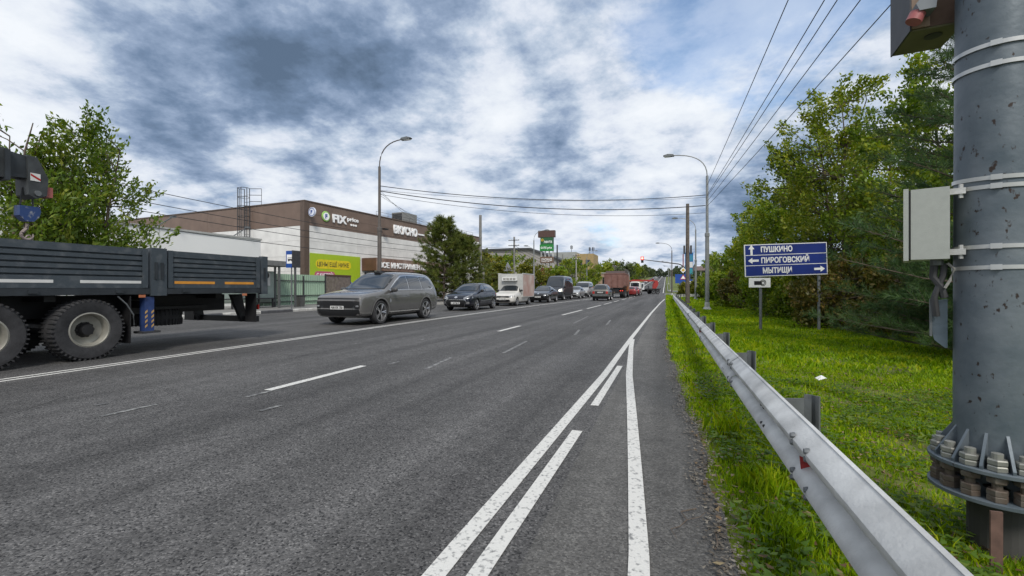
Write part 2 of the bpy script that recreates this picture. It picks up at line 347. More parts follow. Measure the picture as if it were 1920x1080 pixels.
# ------------------------------------------------------------------ verge grass, weeds, debris (nobody could count these)
def grass(seed=3):
    rg = np.random.default_rng(seed); P = []
    def area(n, x0, x1, y0, y1, h, w):
        x = rg.uniform(x0, x1, n); y = rg.uniform(y0, y1, n); hh = h * rg.uniform(.45, 1.25, n); ww = w * rg.uniform(.7, 1.3, n); P.append(np.stack([x, y, hh, ww], 1))
    area(90000, .05, 3.2, .6, 4.2, .045, .0045); area(95000, .0, 5.5, 4.2, 9, .06, .008); area(90000, -.05, 9, 9, 20, .085, .017); area(60000, -.05, 11, 20, 42, .10, .04); area(40000, 0, 16, 42, 84, .17, .10)
    tuft = []
    for tx, ty, k, h in ((.42, 4.35, 500, .24), (.55, 2.6, 450, .2), (.62, 3.3, 300, .17), (1.35, 2.25, 260, .26), (1.5, 2.45, 260, .24), (.95, 5.8, 200, .2), (2.2, 5.2, 260, .2), (1.9, 7.2, 300, .2), (.35, 6.6, 300, .18), (.4, 8.4, 300, .18), (1.2, 2.9, 200, .2), (.5, 1.9, 350, .18)):
        a = rg.normal(0, .085, (k, 2)); tuft.append(np.stack([tx + a[:, 0], ty + a[:, 1], h * .75 * rg.uniform(.4, 1.15, k), np.full(k, .0045)], 1))
    P = np.concatenate(P + tuft); 
    ed = np.array([edge_x(v) for v in P[:, 1]]); keep = P[:, 0] > ed + rg.uniform(0, .16, len(P)) * (P[:, 1] < 20)
    cl = np.sin(P[:, 0] * 3.1 + 1.3 * np.sin(P[:, 1] * 1.7)) * np.sin(P[:, 1] * 2.3 + np.sin(P[:, 0] * 2.9))
    keep &= (rg.uniform(0, 1, len(P)) < .62 + .5 * cl) ; P = P[keep]; k = len(P)
    P[:, 2] *= 1 + .35 * np.sin(P[:, 0] * 1.9 + P[:, 1] * .8) * np.sin(P[:, 1] * 1.1)
    z = np.array([hz(b) + verge(a, b) for a, b in P[:, :2]]) - .005
    ang = rg.uniform(0, 2 * np.pi, k); lean = rg.uniform(.1, .75, k) * P[:, 2]; d2 = rg.uniform(0, 2 * np.pi, k)
    ca, sa = np.cos(ang) * P[:, 3], np.sin(ang) * P[:, 3]; lx, ly = np.cos(d2) * lean, np.sin(d2) * lean
    V = np.empty((k, 5, 3), dtype=np.float32); x, yy, h = P[:, 0], P[:, 1], P[:, 2]
    V[:, 0] = np.stack([x - ca, yy - sa, z], 1); V[:, 1] = np.stack([x + ca, yy + sa, z], 1)
    V[:, 2] = np.stack([x + ca * .75 + lx * .35, yy + sa * .75 + ly * .35, z + h * .6], 1); V[:, 3] = np.stack([x + lx, yy + ly, z + h * .95], 1); V[:, 4] = np.stack([x - ca * .75 + lx * .35, yy - sa * .75 + ly * .35, z + h * .6], 1)
    me = fast_mesh('grass', V.reshape(-1, 3), 5)
    o = link('grass', me, leaf_mat('grass_blades', (.07, .125, .004), (.22, .37, .005), (.48, .50, .02), .45, 1.3)); stuff(o); return tag(o, 'bright green grass covering the verge behind the crash barrier', 'grass')
grass()
def leaf_scatter(name, n, fx, fy, size, m, lift, seed, label, cat, flat=.35, keepf=None):
    rg = np.random.default_rng(seed); x = fx(rg, n); y = fy(rg, n)
    if keepf is not None: q = keepf(x, y, rg); x, y = x[q], y[q]
    k = len(x); s = size * rg.uniform(.5, 1.3, k); z = np.array([hz(b) + (verge(a, b) if a > edge_x(b) else .002) for a, b in zip(x, y)]) + rg.uniform(0, 1, k) * lift + .004
    a = rg.uniform(0, 2 * np.pi, k); t = rg.normal(0, flat, (k, 2)); V = np.empty((k, 4, 3), dtype=np.float32)
    for j, (u, v) in enumerate(((-1, 0), (0, -.5), (1, 0), (0, .5))):
        dx = (u * np.cos(a) - v * np.sin(a)) * s; dy = (u * np.sin(a) + v * np.cos(a)) * s
        V[:, j] = np.stack([x + dx, y + dy, z + np.abs(dx * t[:, 0] + dy * t[:, 1])], 1)
    o = link(name, fast_mesh(name, V.reshape(-1, 3), 4), m); stuff(o); return tag(o, label, cat)
leaf_scatter('weeds', 22000, lambda r, n: r.uniform(.35, 4.5, n), lambda r, n: .8 + 6.5 * r.uniform(0, 1, n) ** 1.2, .028, leaf_mat('weed_leaves', (.04, .075, .015), (.09, .17, .02), (.2, .26, .05), .3, 2), .09, 5, 'low broad-leaved weeds growing through the near grass', 'weeds', .5, lambda x, y, r: (np.sin(x * 4 + np.sin(y * 3)) * np.sin(y * 3.3 + x) > -.2))
leaf_scatter('fallen_leaves', 4500, lambda r, n: r.uniform(.2, 3.6, n), lambda r, n: .8 + 8 * r.uniform(0, 1, n), .022, leaf_mat('dead_leaves', (.08, .045, .02), (.16, .1, .045), (.3, .24, .13), .1, 3), .05, 8, 'dry brown leaves lying in the near grass', 'leaf litter', .5)
leaf_scatter('edge_debris', 4200, lambda r, n: r.normal(0, .05, n), lambda r, n: .9 + 17 * r.uniform(0, 1, n) ** 1.4, .014, leaf_mat('debris', (.05, .042, .033), (.12, .10, .075), (.3, .27, .22), .05, 3), .02, 9, 'dirt, grit and leaf scraps along the asphalt edge', 'debris', .5)
o = bpy.data.objects['edge_debris']; me = o.data
co = np.empty(len(me.vertices) * 3, dtype=np.float32); me.vertices.foreach_get('co', co); co = co.reshape(-1, 3); co[:, 0] += np.array([edge_x(v) for v in co[:, 1]]) - .03; me.vertices.foreach_set('co', co.ravel())
rnd = random.Random(4)
for i, (x, y) in enumerate(((.16, 2.75), (.22, 2.35))):
    mb = MB(); p = [(x, y, .012)]
    for k in range(6): p.append((p[-1][0] + rnd.uniform(-.06, .035), p[-1][1] + rnd.uniform(.03, .11) * (1 if i else -1), .012 + rnd.uniform(0, .012)))
    mb.tube(p, [.004 - .0004 * q for q in range(7)], 5); mb.tube([p[3], (p[3][0] + .07, p[3][1] + .06, .02), (p[3][0] + .1, p[3][1] + .13, .016)], .0022, 4)
    tag(obj('twig', mb, M_BARK), ('thin dry twig on the asphalt by the grass edge, nearer the camera' if i == 0 else 'thin dry twig on the asphalt by the grass edge, farther one'), 'twig')
mb = MB(); mb.add([(0, 0, .0), (.09, .02, .03), (.13, .09, .015), (.05, .12, .05), (-.03, .07, .02), (.05, .06, .065)], [(0, 1, 5), (1, 2, 5), (2, 3, 5), (3, 4, 5), (4, 0, 5)])
tag(obj('plastic_scrap', mb, M_WHITE, loc=(2.02, 7.4, -.04)), 'crumpled white plastic scrap lying in the grass', 'litter')

# ------------------------------------------------------------------ trees
def branch_tube(mb, a, b, r0, r1, n=5, bend=0.0, rnd=random):
    mid = (a + b) / 2 + Vector((rnd.uniform(-1, 1), rnd.uniform(-1, 1), rnd.uniform(0, 1))) * bend; mb.tube([a, mid, b], [r0, (r0 + r1) / 2, r1], n, False); return mid
def broad_tree(name, label, x, y, h, rx, m, seed, n_sprays=170, per=70, leaf=(.11, .05), low=.12, spray=.9, group=None, upward=.5, tr=.1, stems=3, cat='tree', spread=.13):
    rd = random.Random(seed); rg = np.random.default_rng(seed)
    root = thing(name, label, cat, (x, y, hz(y) + verge(x, y) if x > 0 else hz(y)), 0, group)
    mb = MB(); limbs = []
    for s in range(stems):
        a = 2 * math.pi * s / stems + rd.uniform(-.5, .5); base = Vector((.18 * math.cos(a) * (stems > 1), .18 * math.sin(a) * (stems > 1), 0)); k = 6; pts = [base]
        out = rx * rd.uniform(.15, .45) * (stems > 1)
        for i in range(1, k + 1):
            t = i / k; pts.append(Vector((base.x + math.cos(a) * out * t + rd.uniform(-.1, .1), base.y + math.sin(a) * out * t + rd.uniform(-.1, .1), h * .9 * t * rd.uniform(.95, 1.03))))
        mb.tube(pts, [tr * (1 - .85 * i / k) for i in range(k + 1)], 7, False); limbs += pts[1:]
    lobes = [(Vector((rd.uniform(-.6, .6) * rx, rd.uniform(-.6, .6) * rx, h * rd.uniform(low + .08, .86))), rd.uniform(.32, .55)) for _ in range(13)]
    V = []
    for s in range(n_sprays):
        lc, lr = rd.choice(lobes); d = Vector((rd.gauss(0, 1), rd.gauss(0, 1), rd.gauss(0, .8))).normalized()
        c = lc + Vector((d.x * rx, d.y * rx, d.z * h * .36)) * lr * rd.uniform(.45, 1.0) ** .5
        zf = c.z / h
        lim = rx * (1.0 if zf < .6 else max(.18, 1.0 - (zf - .6) * 1.9)); rr = math.hypot(c.x, c.y)
        if rr > lim: c.x *= lim / rr; c.y *= lim / rr
        c.z = min(max(c.z, h * low), h * .95)
        near = min(limbs, key=lambda q: (q - c).length + (0.6 if q.z > c.z else 0))
        o_ = Vector((c.x, c.y, 0)).normalized() if rr > .05 else Vector((0, 0, 1)); dirv = (o_ * rd.uniform(.3, 1) + Vector((rd.uniform(-.4, .4), rd.uniform(-.4, .4), upward * rd.uniform(.4, 1.8)))).normalized()
        tip = c + dirv * spray * rd.uniform(.5, 1.1)
        branch_tube(mb, near, c, .022, .011, 4, .12, rd); mb.tube([c, tip], [.010, .003], 3, False)
        k = int(per * rd.uniform(.6, 1.3)); t = rg.uniform(-.25, 1.05, k); w = spread * spray * (1.25 - .8 * np.clip(t, 0, 1))
        pos = np.array(c)[None] + np.outer(t, np.array(tip - c)) + rg.normal(0, 1, (k, 3)) * w[:, None]
        V.append((pos, rg.normal(0, 1, (k, 3)) * .6 + np.array(dirv)[None] * .9))
    pos = np.concatenate([a for a, b in V]); ax = np.concatenate([b for a, b in V]); ax /= np.linalg.norm(ax, axis=1)[:, None] + 1e-6
    sd_ = np.cross(ax, rg.normal(0, 1, ax.shape)); sd_ /= np.linalg.norm(sd_, axis=1)[:, None] + 1e-6
    k = len(pos); l = leaf[0] * rg.uniform(.6, 1.2, k)[:, None]; w = leaf[1] * rg.uniform(.7, 1.2, k)[:, None]; Q = np.empty((k, 4, 3), dtype=np.float32)
    Q[:, 0] = pos - ax * l * .5; Q[:, 1] = pos + sd_ * w * .5; Q[:, 2] = pos + ax * l * .5; Q[:, 3] = pos - sd_ * w * .5
    Q[:, :, 2] = np.maximum(Q[:, :, 2], .03)
    obj('trunk', mb, M_BARK, root, True); link('crown', fast_mesh('crown', Q.reshape(-1, 3), 4), m, root); return root

def pine_tree(name, label, x, y, h, rx, seed, m, whorls=12, per=6, tufts=9, needle=.16, nn=22, nw=.006, group=None, low=.06, tr=.1, shoot=.28):
    rd = random.Random(seed); rg = np.random.default_rng(seed); root = thing(name, label, 'tree', (x, y, verge(x, y) if x > 0 else 0), rd.uniform(0, 6), group); mb = MB()
    mb.tube([(0, 0, 0), (.04, .02, h * .5), (0, 0, h * .97)], [tr, tr * .6, .015], 7, False); V = []
    def tuft(c, d, ln):
        k = nn; t = rg.uniform(0, 1, k); v = rg.normal(0, 1, (k, 3)); dv = np.array(d); v -= np.outer(v @ dv, dv); v /= np.linalg.norm(v, axis=1)[:, None] + 1e-6
        nd = v * .75 + dv[None] * rg.uniform(.35, 1.0, k)[:, None]; nd /= np.linalg.norm(nd, axis=1)[:, None]
        b = np.array(c)[None] + np.outer(t * ln, dv); s = np.cross(nd, rg.normal(0, 1, (k, 3))); s /= np.linalg.norm(s, axis=1)[:, None] + 1e-6
        q = np.empty((k, 3, 3), dtype=np.float32); q[:, 0] = b - s * nw; q[:, 1] = b + s * nw; q[:, 2] = b + nd * needle * rg.uniform(.7, 1.2, k)[:, None]; V.append(q)
    for w in range(whorls):
        f = low + (1 - low) * (w / whorls) ** .95; z = h * f; ln = rx * (1 - f) ** .75 * 1.05 + .15
        for b in range(per):
            a = 2 * math.pi * (b / per + rd.uniform(-.06, .06)) + w * .9; l = ln * rd.uniform(.6, 1.15); up = .12 + .5 * f
            p0 = Vector((0, 0, z)); p1 = p0 + Vector((math.cos(a) * l * .55, math.sin(a) * l * .55, l * up * .35)); p2 = p0 + Vector((math.cos(a) * l, math.sin(a) * l, l * up * .9)); mb.tube([p0, p1, p2], [.022 + .012 * (1 - f), .014, .006], 5, False)
            for q in range(tufts):
                t = .22 + .78 * (q + rd.random()) / tufts; c = p0.lerp(p1, t / .55) if t < .55 else p1.lerp(p2, (t - .55) / .45)
                d = Vector((math.cos(a) + rd.uniform(-.9, .9), math.sin(a) + rd.uniform(-.9, .9), rd.uniform(.15, 1.1))).normalized(); L_ = shoot * rd.uniform(.6, 1.3); mb.tube([c, c + d * L_], [.005, .003], 3, False); tuft(c + d * L_ * .25, d, L_ * .8)
            tuft(p2, (p2 - p1).normalized(), shoot)
    for q in range(5): tuft(Vector((0, 0, h * (.9 + .02 * q))), Vector((rd.uniform(-.4, .4), rd.uniform(-.4, .4), 1)).normalized(), shoot)
    obj('trunk', mb, M_BARK, root, True); link('crown', fast_mesh('crown', np.concatenate(V).reshape(-1, 3), 3), m, root); return root

LF_ASH = leaf_mat('ash_leaves', (.05, .095, .012), (.12, .19, .02), (.23, .25, .035), .35, 1.2)
LF_GREEN = leaf_mat('green_leaves', (.05, .10, .008), (.165, .25, .017), (.35, .36, .035), .32, .7)
LF_OLIVE = leaf_mat('olive_leaves', (.055, .10, .008), (.17, .235, .018), (.35, .34, .04), .32, .8)
LF_RED = leaf_mat('turning_leaves', (.05, .055, .012), (.12, .12, .022), (.24, .15, .045), .28, 1.0)
LF_YEL = leaf_mat('yellowing_leaves', (.06, .08, .012), (.15, .17, .02), (.30, .24, .03), .32, .8)
LF_FAR = leaf_mat('far_leaves', (.03, .05, .018), (.07, .10, .03), (.14, .15, .05), .25, .25)
NEEDLE = leaf_mat('pine_needles', (.03, .07, .028), (.065, .13, .038), (.13, .19, .05), .2, 1.5)
NEEDLE2 = leaf_mat('pine_needles_yellow', (.045, .075, .014), (.105, .14, .022), (.19, .19, .035), .2, 1.2)

# ------------------------------------------------------------------ far left background first: shop building
def shop():
    root = thing('shop_building', 'long flat-roofed retail building with brown and pale grey wall panels', 'building', (-25.0, 26.6, 0), -R(5.8))
    LEN, DEP, HT, ZB = 27.2, 36.0, 7.6, 5.88
    obj('core', MB().box(-DEP, -.12, .12, LEN, 0, HT - .05), M_CONCD, root)
    brown = mat('panel_brown', (.165, .113, .086), .55, var=.12, scale=1.3); white = mat('panel_pale', (.71, .70, .67), .55, var=.10, scale=1.3); trim = mat('trim_brown', (.10, .068, .05), .5)
    cache = {}
    def panel(y0, y1, z0, z1, m, side):
        key = (round(y1 - y0, 3), round(z1 - z0, 3), m.name, side)
        if key not in cache:
            w, hh = y1 - y0 - .018, z1 - z0 - .012
            mb = MB().box(-.11, 0, 0, w, 0, hh) if side == 'f' else MB().box(-w, 0, 0, .11, 0, hh)
            cache[key] = mb.mesh('wall_panel')
        link('wall_panel', cache[key], m, root, loc=(0, y0, z0) if side == 'f' else (-y0, 0, z0))
    cols = [.42, 2.7, 5.3, 10.0, 14.6, 16.2, 20.6, 24.0, LEN]
    rows = [.25, 1.4, 2.5, 3.6, 4.75, ZB]
    for a, b in zip(cols[:-1], cols[1:]):
        for c0, c1 in ((ZB, 6.75), (6.75, HT)): panel(a, b, c0, c1, brown, 'f')
    for a, b in zip([.42, 5.3, 10.0, 14.6, 20.6], [5.3, 10.0, 14.6, 20.6, LEN]):
        for c0, c1 in zip(rows[:-1], rows[1:]): panel(a, b, c0, c1, white, 'f')
    cl = [.42, 5.6, 11.2, 16.8, 22.4, 28, 35.9]
    for a, b in zip(cl[:-1], cl[1:]):
        panel(a, b, ZB - .05, HT, brown, 's')
        for c0, c1 in zip(rows[:-1], rows[1:]): panel(a, b, c0, c1 - (.05 if c1 == ZB else 0), white, 's')
    obj('corner_trim', MB().box(-.41, .03, -.03, .41, 0, HT), trim, root)
    obj('coping', MB().box(-DEP, .05, -.05, LEN, HT + .004, HT + .09), trim, root)
    # ladder cage on the end wall
    mb = MB(); cx = -6.1
    for dx in (-.45, -.2, .2, .45): mb.tube([(cx + dx, -.25 - (.5 if abs(dx) < .3 else .2), 4.6), (cx + dx, -.25 - (.5 if abs(dx) < .3 else .2), 9.0)], .03, 5)
    for dx in (-.3, .3): mb.tube([(cx + dx, -.12, 4.4), (cx + dx, -.12, 9.0)], .03, 5)
    for z in (5.2, 6.0, 6.8, 7.6, 8.3, 9.0): mb.tube([(cx - .3, -.1, z), (cx - .47, -.42, z), (cx - .25, -.75, z), (cx + .25, -.75, z), (cx + .47, -.42, z), (cx + .3, -.1, z)], .022, 4)
    for k in range(15): mb.tube([(cx - .3, -.12, 4.6 + .28 * k), (cx + .3, -.12, 4.6 + .28 * k)], .014, 4)
    for z in (8.0, 8.5, 9.0): mb.tube([(cx + .3, -.1, z), (cx + 1.1, .3, z)], .022, 4)
    mb.tube([(cx + 1.1, .3, HT), (cx + 1.1, .3, 9.0)], .022, 4); mb.tube([(cx - .3, .3, HT), (cx - .3, .3, 9.0)], .022, 4)
    obj('roof_ladder', mb, M_STEELD, root)
    # roof rail and ventilation unit
    mb = MB()
    for k in range(12): mb.tube([(-.5, 8.2 + 1.6 * k, HT), (-.5, 8.2 + 1.6 * k, HT + .55)], .018, 4)
    for z in (.3, .55): mb.tube([(-.5, 8.2, HT + z), (-.5, 8.2 + 1.6 * 11, HT + z)], .014, 4)
    obj('roof_rail', mb, M_STEELD, root)
    v = obj('vent_unit', MB().box(-2.6, -1.2, 12.9, 15.2, HT, HT + 1.25), mat('vent_grey', (.22, .22, .21), .6), root)
    mb = MB()
    for k in range(9): mb.box(-2.5, -1.3, 12.86, 12.895, HT + .12 + .12 * k, HT + .18 + .12 * k)
    obj('louvre', mb, M_STEELD, v)
    # lettering on the front
    rf = (R(90), 0, R(90)); W_ = mat('sign_white', (.80, .80, .80), .4, var=.03, emit=((1, 1, 1), .08)); G_ = mat('sign_green', (.12, .42, .06), .45, var=.05); B_ = mat('sign_blue', (.02, .06, .28), .4, var=.05)
    mb = MB().lathe([(0, .06), (.36, .06), (.40, .03), (.40, 0), (0, 0)], 28, 'x', (.02, 1.95, 6.75)); g = obj('round_logo', mb, mat('logo_green', (.30, .55, .12), .45), root)
    obj('logo_disc', MB().lathe([(0, .08), (.29, .08), (.29, .06)], 24, 'x', (.02, 1.95, 6.75)), W_, g); text('logo_letter', 'F', .44, B_, g, (.11, 1.82, 6.6), rf, .01, .02)
    mb = MB().lathe([(0, .05), (.34, .05), (.34, -.05), (0, -.05)], 28, 'y', (.42, .32, 6.82)); g = obj('projecting_logo', mb, mat('logo_pale', (.72, .76, .84), .4), root)
    obj('logo_ring', MB().lathe([(.26, -.06), (.30, -.06), (.30, -.052), (.26, -.052), (.26, -.06)], 24, 'y', (.42, .32, 6.82)), B_, g); text('logo_letter', 'F', .36, B_, g, (.31, .26, 6.69), (R(90), 0, 0), .006, .015)
    text('sign_letters', 'FIX', .86, W_, root, (.05, 2.62, 6.42), rf, .05, .03, 1.45)
    text('sign_letters', 'price', .46, W_, root, (.05, 4.15, 6.72), rf, .03, .01, 1.25)
    mb = MB()
    for k in range(3): mb.lathe([(0, .07), (.085, .07), (.085, 0)], 14, 'x', (.0, 4.6 + .26 * k, 6.42))
    obj('sign_dots', mb, W_, root)
    text('sign_letters', 'ВКУСНО —', .98, W_, root, (.06, 9.95, 6.38), rf, .07, .035, 4.7)
    text('sign_letters', 'И ТОЧКА', .98, W_, root, (.06, 15.4, 6.38), rf, .07, .03, 3.9)
    text('sign_letters', 'СУПЕР', .8, G_, root, (.06, 20.6, 6.4), rf, .05, .02, 2.6)
    text('sign_letters', 'лента', .95, W_, root, (.06, 23.7, 6.45), rf, .06, .02, 2.9)
    # billboard
    bb = obj('billboard', MB().box(.012, .06, .46, 5.6, 1.0, 3.85), mat('lime', (.36, .50, .02), .5, var=.04), root)
    def pill(y0, y1, z0, z1, m):
        r = (z1 - z0) / 2; pts = [(y1 - r + r * math.cos(t), z0 + r + r * math.sin(t)) for t in np.linspace(-math.pi / 2, math.pi / 2, 10)] + [(y0 + r + r * math.cos(t), z0 + r + r * math.sin(t)) for t in np.linspace(math.pi / 2, 3 * math.pi / 2, 10)]
        obj('printed_panel', MB().prism(pts, 'x', .06, .068), m, bb)
    pill(.95, 4.55, 2.72, 3.42, mat('print_yellow', (.72, .58, .02), .5)); pill(.85, 2.85, 1.95, 2.52, mat('print_pink', (.48, .11, .17), .5))
    text('printed_words', 'ЦЕНЫ ЕЩЁ НИЖЕ', .46, mat('print_black', (.03, .03, .03), .5), bb, (.072, 1.1, 2.9), rf, .002, .006, 3.2); text('printed_words', 'С КАРТОЙ!', .38, W_, bb, (.072, 1.05, 2.1), rf, .002, .008, 1.6)
    obj('printed_disc', MB().prism([(3.9 + 1.0 * math.cos(t), 1.0 + 1.0 * math.sin(t)) for t in np.linspace(0, math.pi, 24)], 'x', .06, .066), mat('print_violet', (.17, .17, .42), .5), bb)
    obj('printed_wedge', MB().prism([(4.0, 1.01), (4.85, 1.01), (4.75, 1.5)], 'x', .067, .07), MATS['print_yellow'], bb)
    # entrance canopy
    cn = obj('canopy', MB().box(0, 1.55, 5.85, 17.0, 2.72, 3.78), mat('canopy_brown', (.10, .048, .032), .5, var=.25, scale=1.5), root)
    rust = mat('canopy_rust', (.15, .075, .05), .6, col2=(.32, .23, .19), scale=1.3)
    for k in range(10): obj('canopy_panel', MB().box(1.56, 1.6, 5.86 + 1.113 * k, 6.96 + 1.113 * k, 2.72, 3.78), rust, cn)
    text('sign_letters', 'ВСЕ ИНСТРУМЕНТЫ', .62, W_, cn, (1.64, 6.15, 2.98), rf, .03, .02, 6.6)
    for k in range(6):
        w = obj('shop_window', MB().box(.012, .05, 6.0 + 1.9 * k, 7.75 + 1.9 * k, .4, 2.65), M_GLASS, root); fr = MB()
        for q in range(4): fr.box(.05, .09, 6.0 + 1.9 * k + .55 * q, 6.06 + 1.9 * k + .55 * q, .4, 2.65)
        fr.box(.051, .091, 6.0 + 1.9 * k, 7.75 + 1.9 * k, 2.0, 2.06); obj('window_frame', fr, M_WHITE, w)
    for yy in (5.95, 11.4, 16.9): obj('canopy_post', MB().box(1.3, 1.48, yy, yy + .18, .13, 2.72), M_WHITE, root)
    mb = MB().tube([(0, 8.2, 6.55), (.35, 8.2, 6.5), (.45, 8.3, 6.55)], .05, 5).cbox((.45, 8.3, 6.5), (.3, .5, .12)); obj('wall_lamp', mb, M_BLACK, root)
shop()
def annex():
    r = thing('annex_building', 'low plain white annex building behind the truck bed', 'building', (-25.4, 23.2, 0))
    w = mat('annex_white', (.80, .80, .78), .6, var=.04, scale=.4)
    obj('wall', MB().box(-30, 0, -45, -.02, 0, 4.4), w, r); obj('coping', MB().box(-30.02, .06, -45.02, .04, 4.4, 4.5), mat('coping_grey', (.42, .42, .40), .5), r)
    mb = MB()
    for k in range(6): mb.box(.0, .012, -6.4 - 6 * k, -6.37 - 6 * k, .2, 4.38)
    obj('wall_seam', mb, MATS['coping_grey'], r)
    for k, yy in enumerate((-1.6, -6.2, -10.5)):
        mb = MB().tube([(-.6, yy, 4.5), (.25, yy + .3, 5.05)], .035, 5).cbox((.3, yy + .32, 5.08), (.3, .16, .1)); obj('roof_floodlight', mb, M_GALVD, r)
annex()

# street-side fence, shelter, stop sign
def fence():
    r = thing('corrugated_fence', 'pale green corrugated metal fence beside the bus shelter', 'fence', (-22.2, 19.5, .13)); gm = mat('fence_green', (.30, .42, .31), .55, var=.08, scale=1.2)
    for k in range(6):
        mb = MB(); n_ = 24
        pts = [(-.03 + (.018 if (i // 2) % 2 else -.018), .012 + i * (1.0 / n_)) for i in range(n_)]
        mb.add([(a, b, .06) for a, b in pts] + [(a, b, 1.98) for a, b in pts], [(i, i + 1, n_ + i + 1, n_ + i) for i in range(n_ - 1)]); obj('fence_sheet', mb, gm, r, loc=(0, k * 1.0, 0))
    for k in range(4): obj('fence_post', MB().box(.0, .06, k * 2.0 - .03, k * 2.0 + .03, 0, 2.1 if k % 2 else 1.9), M_STEELD, r)
    for z in (.25, .62, 1.55): obj('fence_rail', MB().box(-.003, .035, 0, 6.0, z, z + .05), M_STEELD, r)
    r = thing('slatted_fence', 'brown weathered upright-board fence between green fence and shop', 'fence', (-22.2, 25.55, .13)); wm = mat('board_brown', (.17, .14, .12), .8, var=.3, scale=5)
    for k in range(18): obj('board', MB().box(-.012, .012, k * .145, k * .145 + .115, .05, 1.95), wm, r)
    obj('top_rail', MB().box(-.04, .04, -.05, 2.65, 1.95, 2.06), mat('rail_brown', (.10, .05, .035), .7), r)
    for yy in (-.05, 2.6): obj('fence_post', MB().box(-.08, -.013, yy, yy + .07, 0, 1.95), M_STEELD, r)
fence()
def shelter():
    r = thing('bus_shelter', 'grey steel bus shelter with flat roof at the pavement', 'bus shelter', (-21.3, 18.9, .13)); g = mat('shelter_grey', (.10, .105, .105), .5, var=.15)
    obj('roof', MB().box(-.75, 1.0, -1.6, 2.2, 2.35, 2.62), mat('shelter_roof', (.17, .17, .165), .6), r)
    for xx in (-.65, .85):
        for yy in (-1.45, .9, 2.05): obj('post', MB().box(xx, xx + .09, yy, yy + .09, 0, 2.35), g, r)
    for a, b in ((-1.36, .9), (.99, 2.05)): obj('glass_panel', MB().box(-.62, -.605, a, b, .3, 2.1), mat('shelter_glass', (.35, .42, .38), .15, var=.1), r)
    b = obj('bench_seat', MB().box(-.5, -.1, -1.3, 1.9, .5, .56), M_STEELD, r)
    for yy in (-1.0, .3, 1.6): obj('bench_leg', MB().box(-.34, -.26, yy, yy + .08, 0, .5), M_STEELD, b)
    obj('poster', MB().box(-.60, -.595, 1.2, 1.75, 1.25, 2.0), M_WHITE, r); obj('poster_disc', MB().lathe([(0, .02), (.2, .02), (.2, 0)], 16, 'x', (-.59, 1.45, 1.85)), M_BLACK, r)
    t = thing('litter_bin', 'dark square litter bin beside the shelter bench', 'bin', (-20.9, 21.9, .13)); obj('bin_body', MB().prism([(-.16, 0), (.16, 0), (.2, .62), (-.2, .62)], 'y', -.18, .18), mat('bin_grey', (.09, .09, .085), .7), t); obj('bin_rim', MB().box(-.22, .22, -.2, .2, .622, .67), M_STEELD, t)
    s = thing('bus_stop_sign', 'blue bus stop sign with bus pictogram on a thin post', 'sign', (-18.9, 19.2, .13))
    obj('post', MB().tube([(0, 0, 0), (0, 0, 2.95)], .03, 8), M_GALVD, s); bl = mat('sign_blue_film', (.012, .07, .32), .4, var=.05)
    p = obj('sign_board', MB().box(-.30, .30, -.08, -.04, 2.2, 3.1), bl, s); obj('white_square', MB().box(-.24, .24, -.086, -.0805, 2.42, 2.9), MATS['sign_white'], p)
    mb = MB().box(-.17, .17, -.092, -.0865, 2.58, 2.74)
    for xx in (-.1, .1): mb.lathe([(0, -.003), (.04, -.003), (.04, .003)], 10, 'y', (xx, -.0895, 2.575))
    obj('bus_pictogram', mb, M_BLACK, p); q = MB()
    for k in range(4): q.box(-.15 + .078 * k, -.09 + .078 * k, -.0955, -.0925, 2.66, 2.72)
    obj('pictogram_windows', q, MATS['sign_white'], p); obj('second_board', MB().box(.31, .35, -.3, .25, 2.2, 3.1), M_STEELD, s)
shelter()

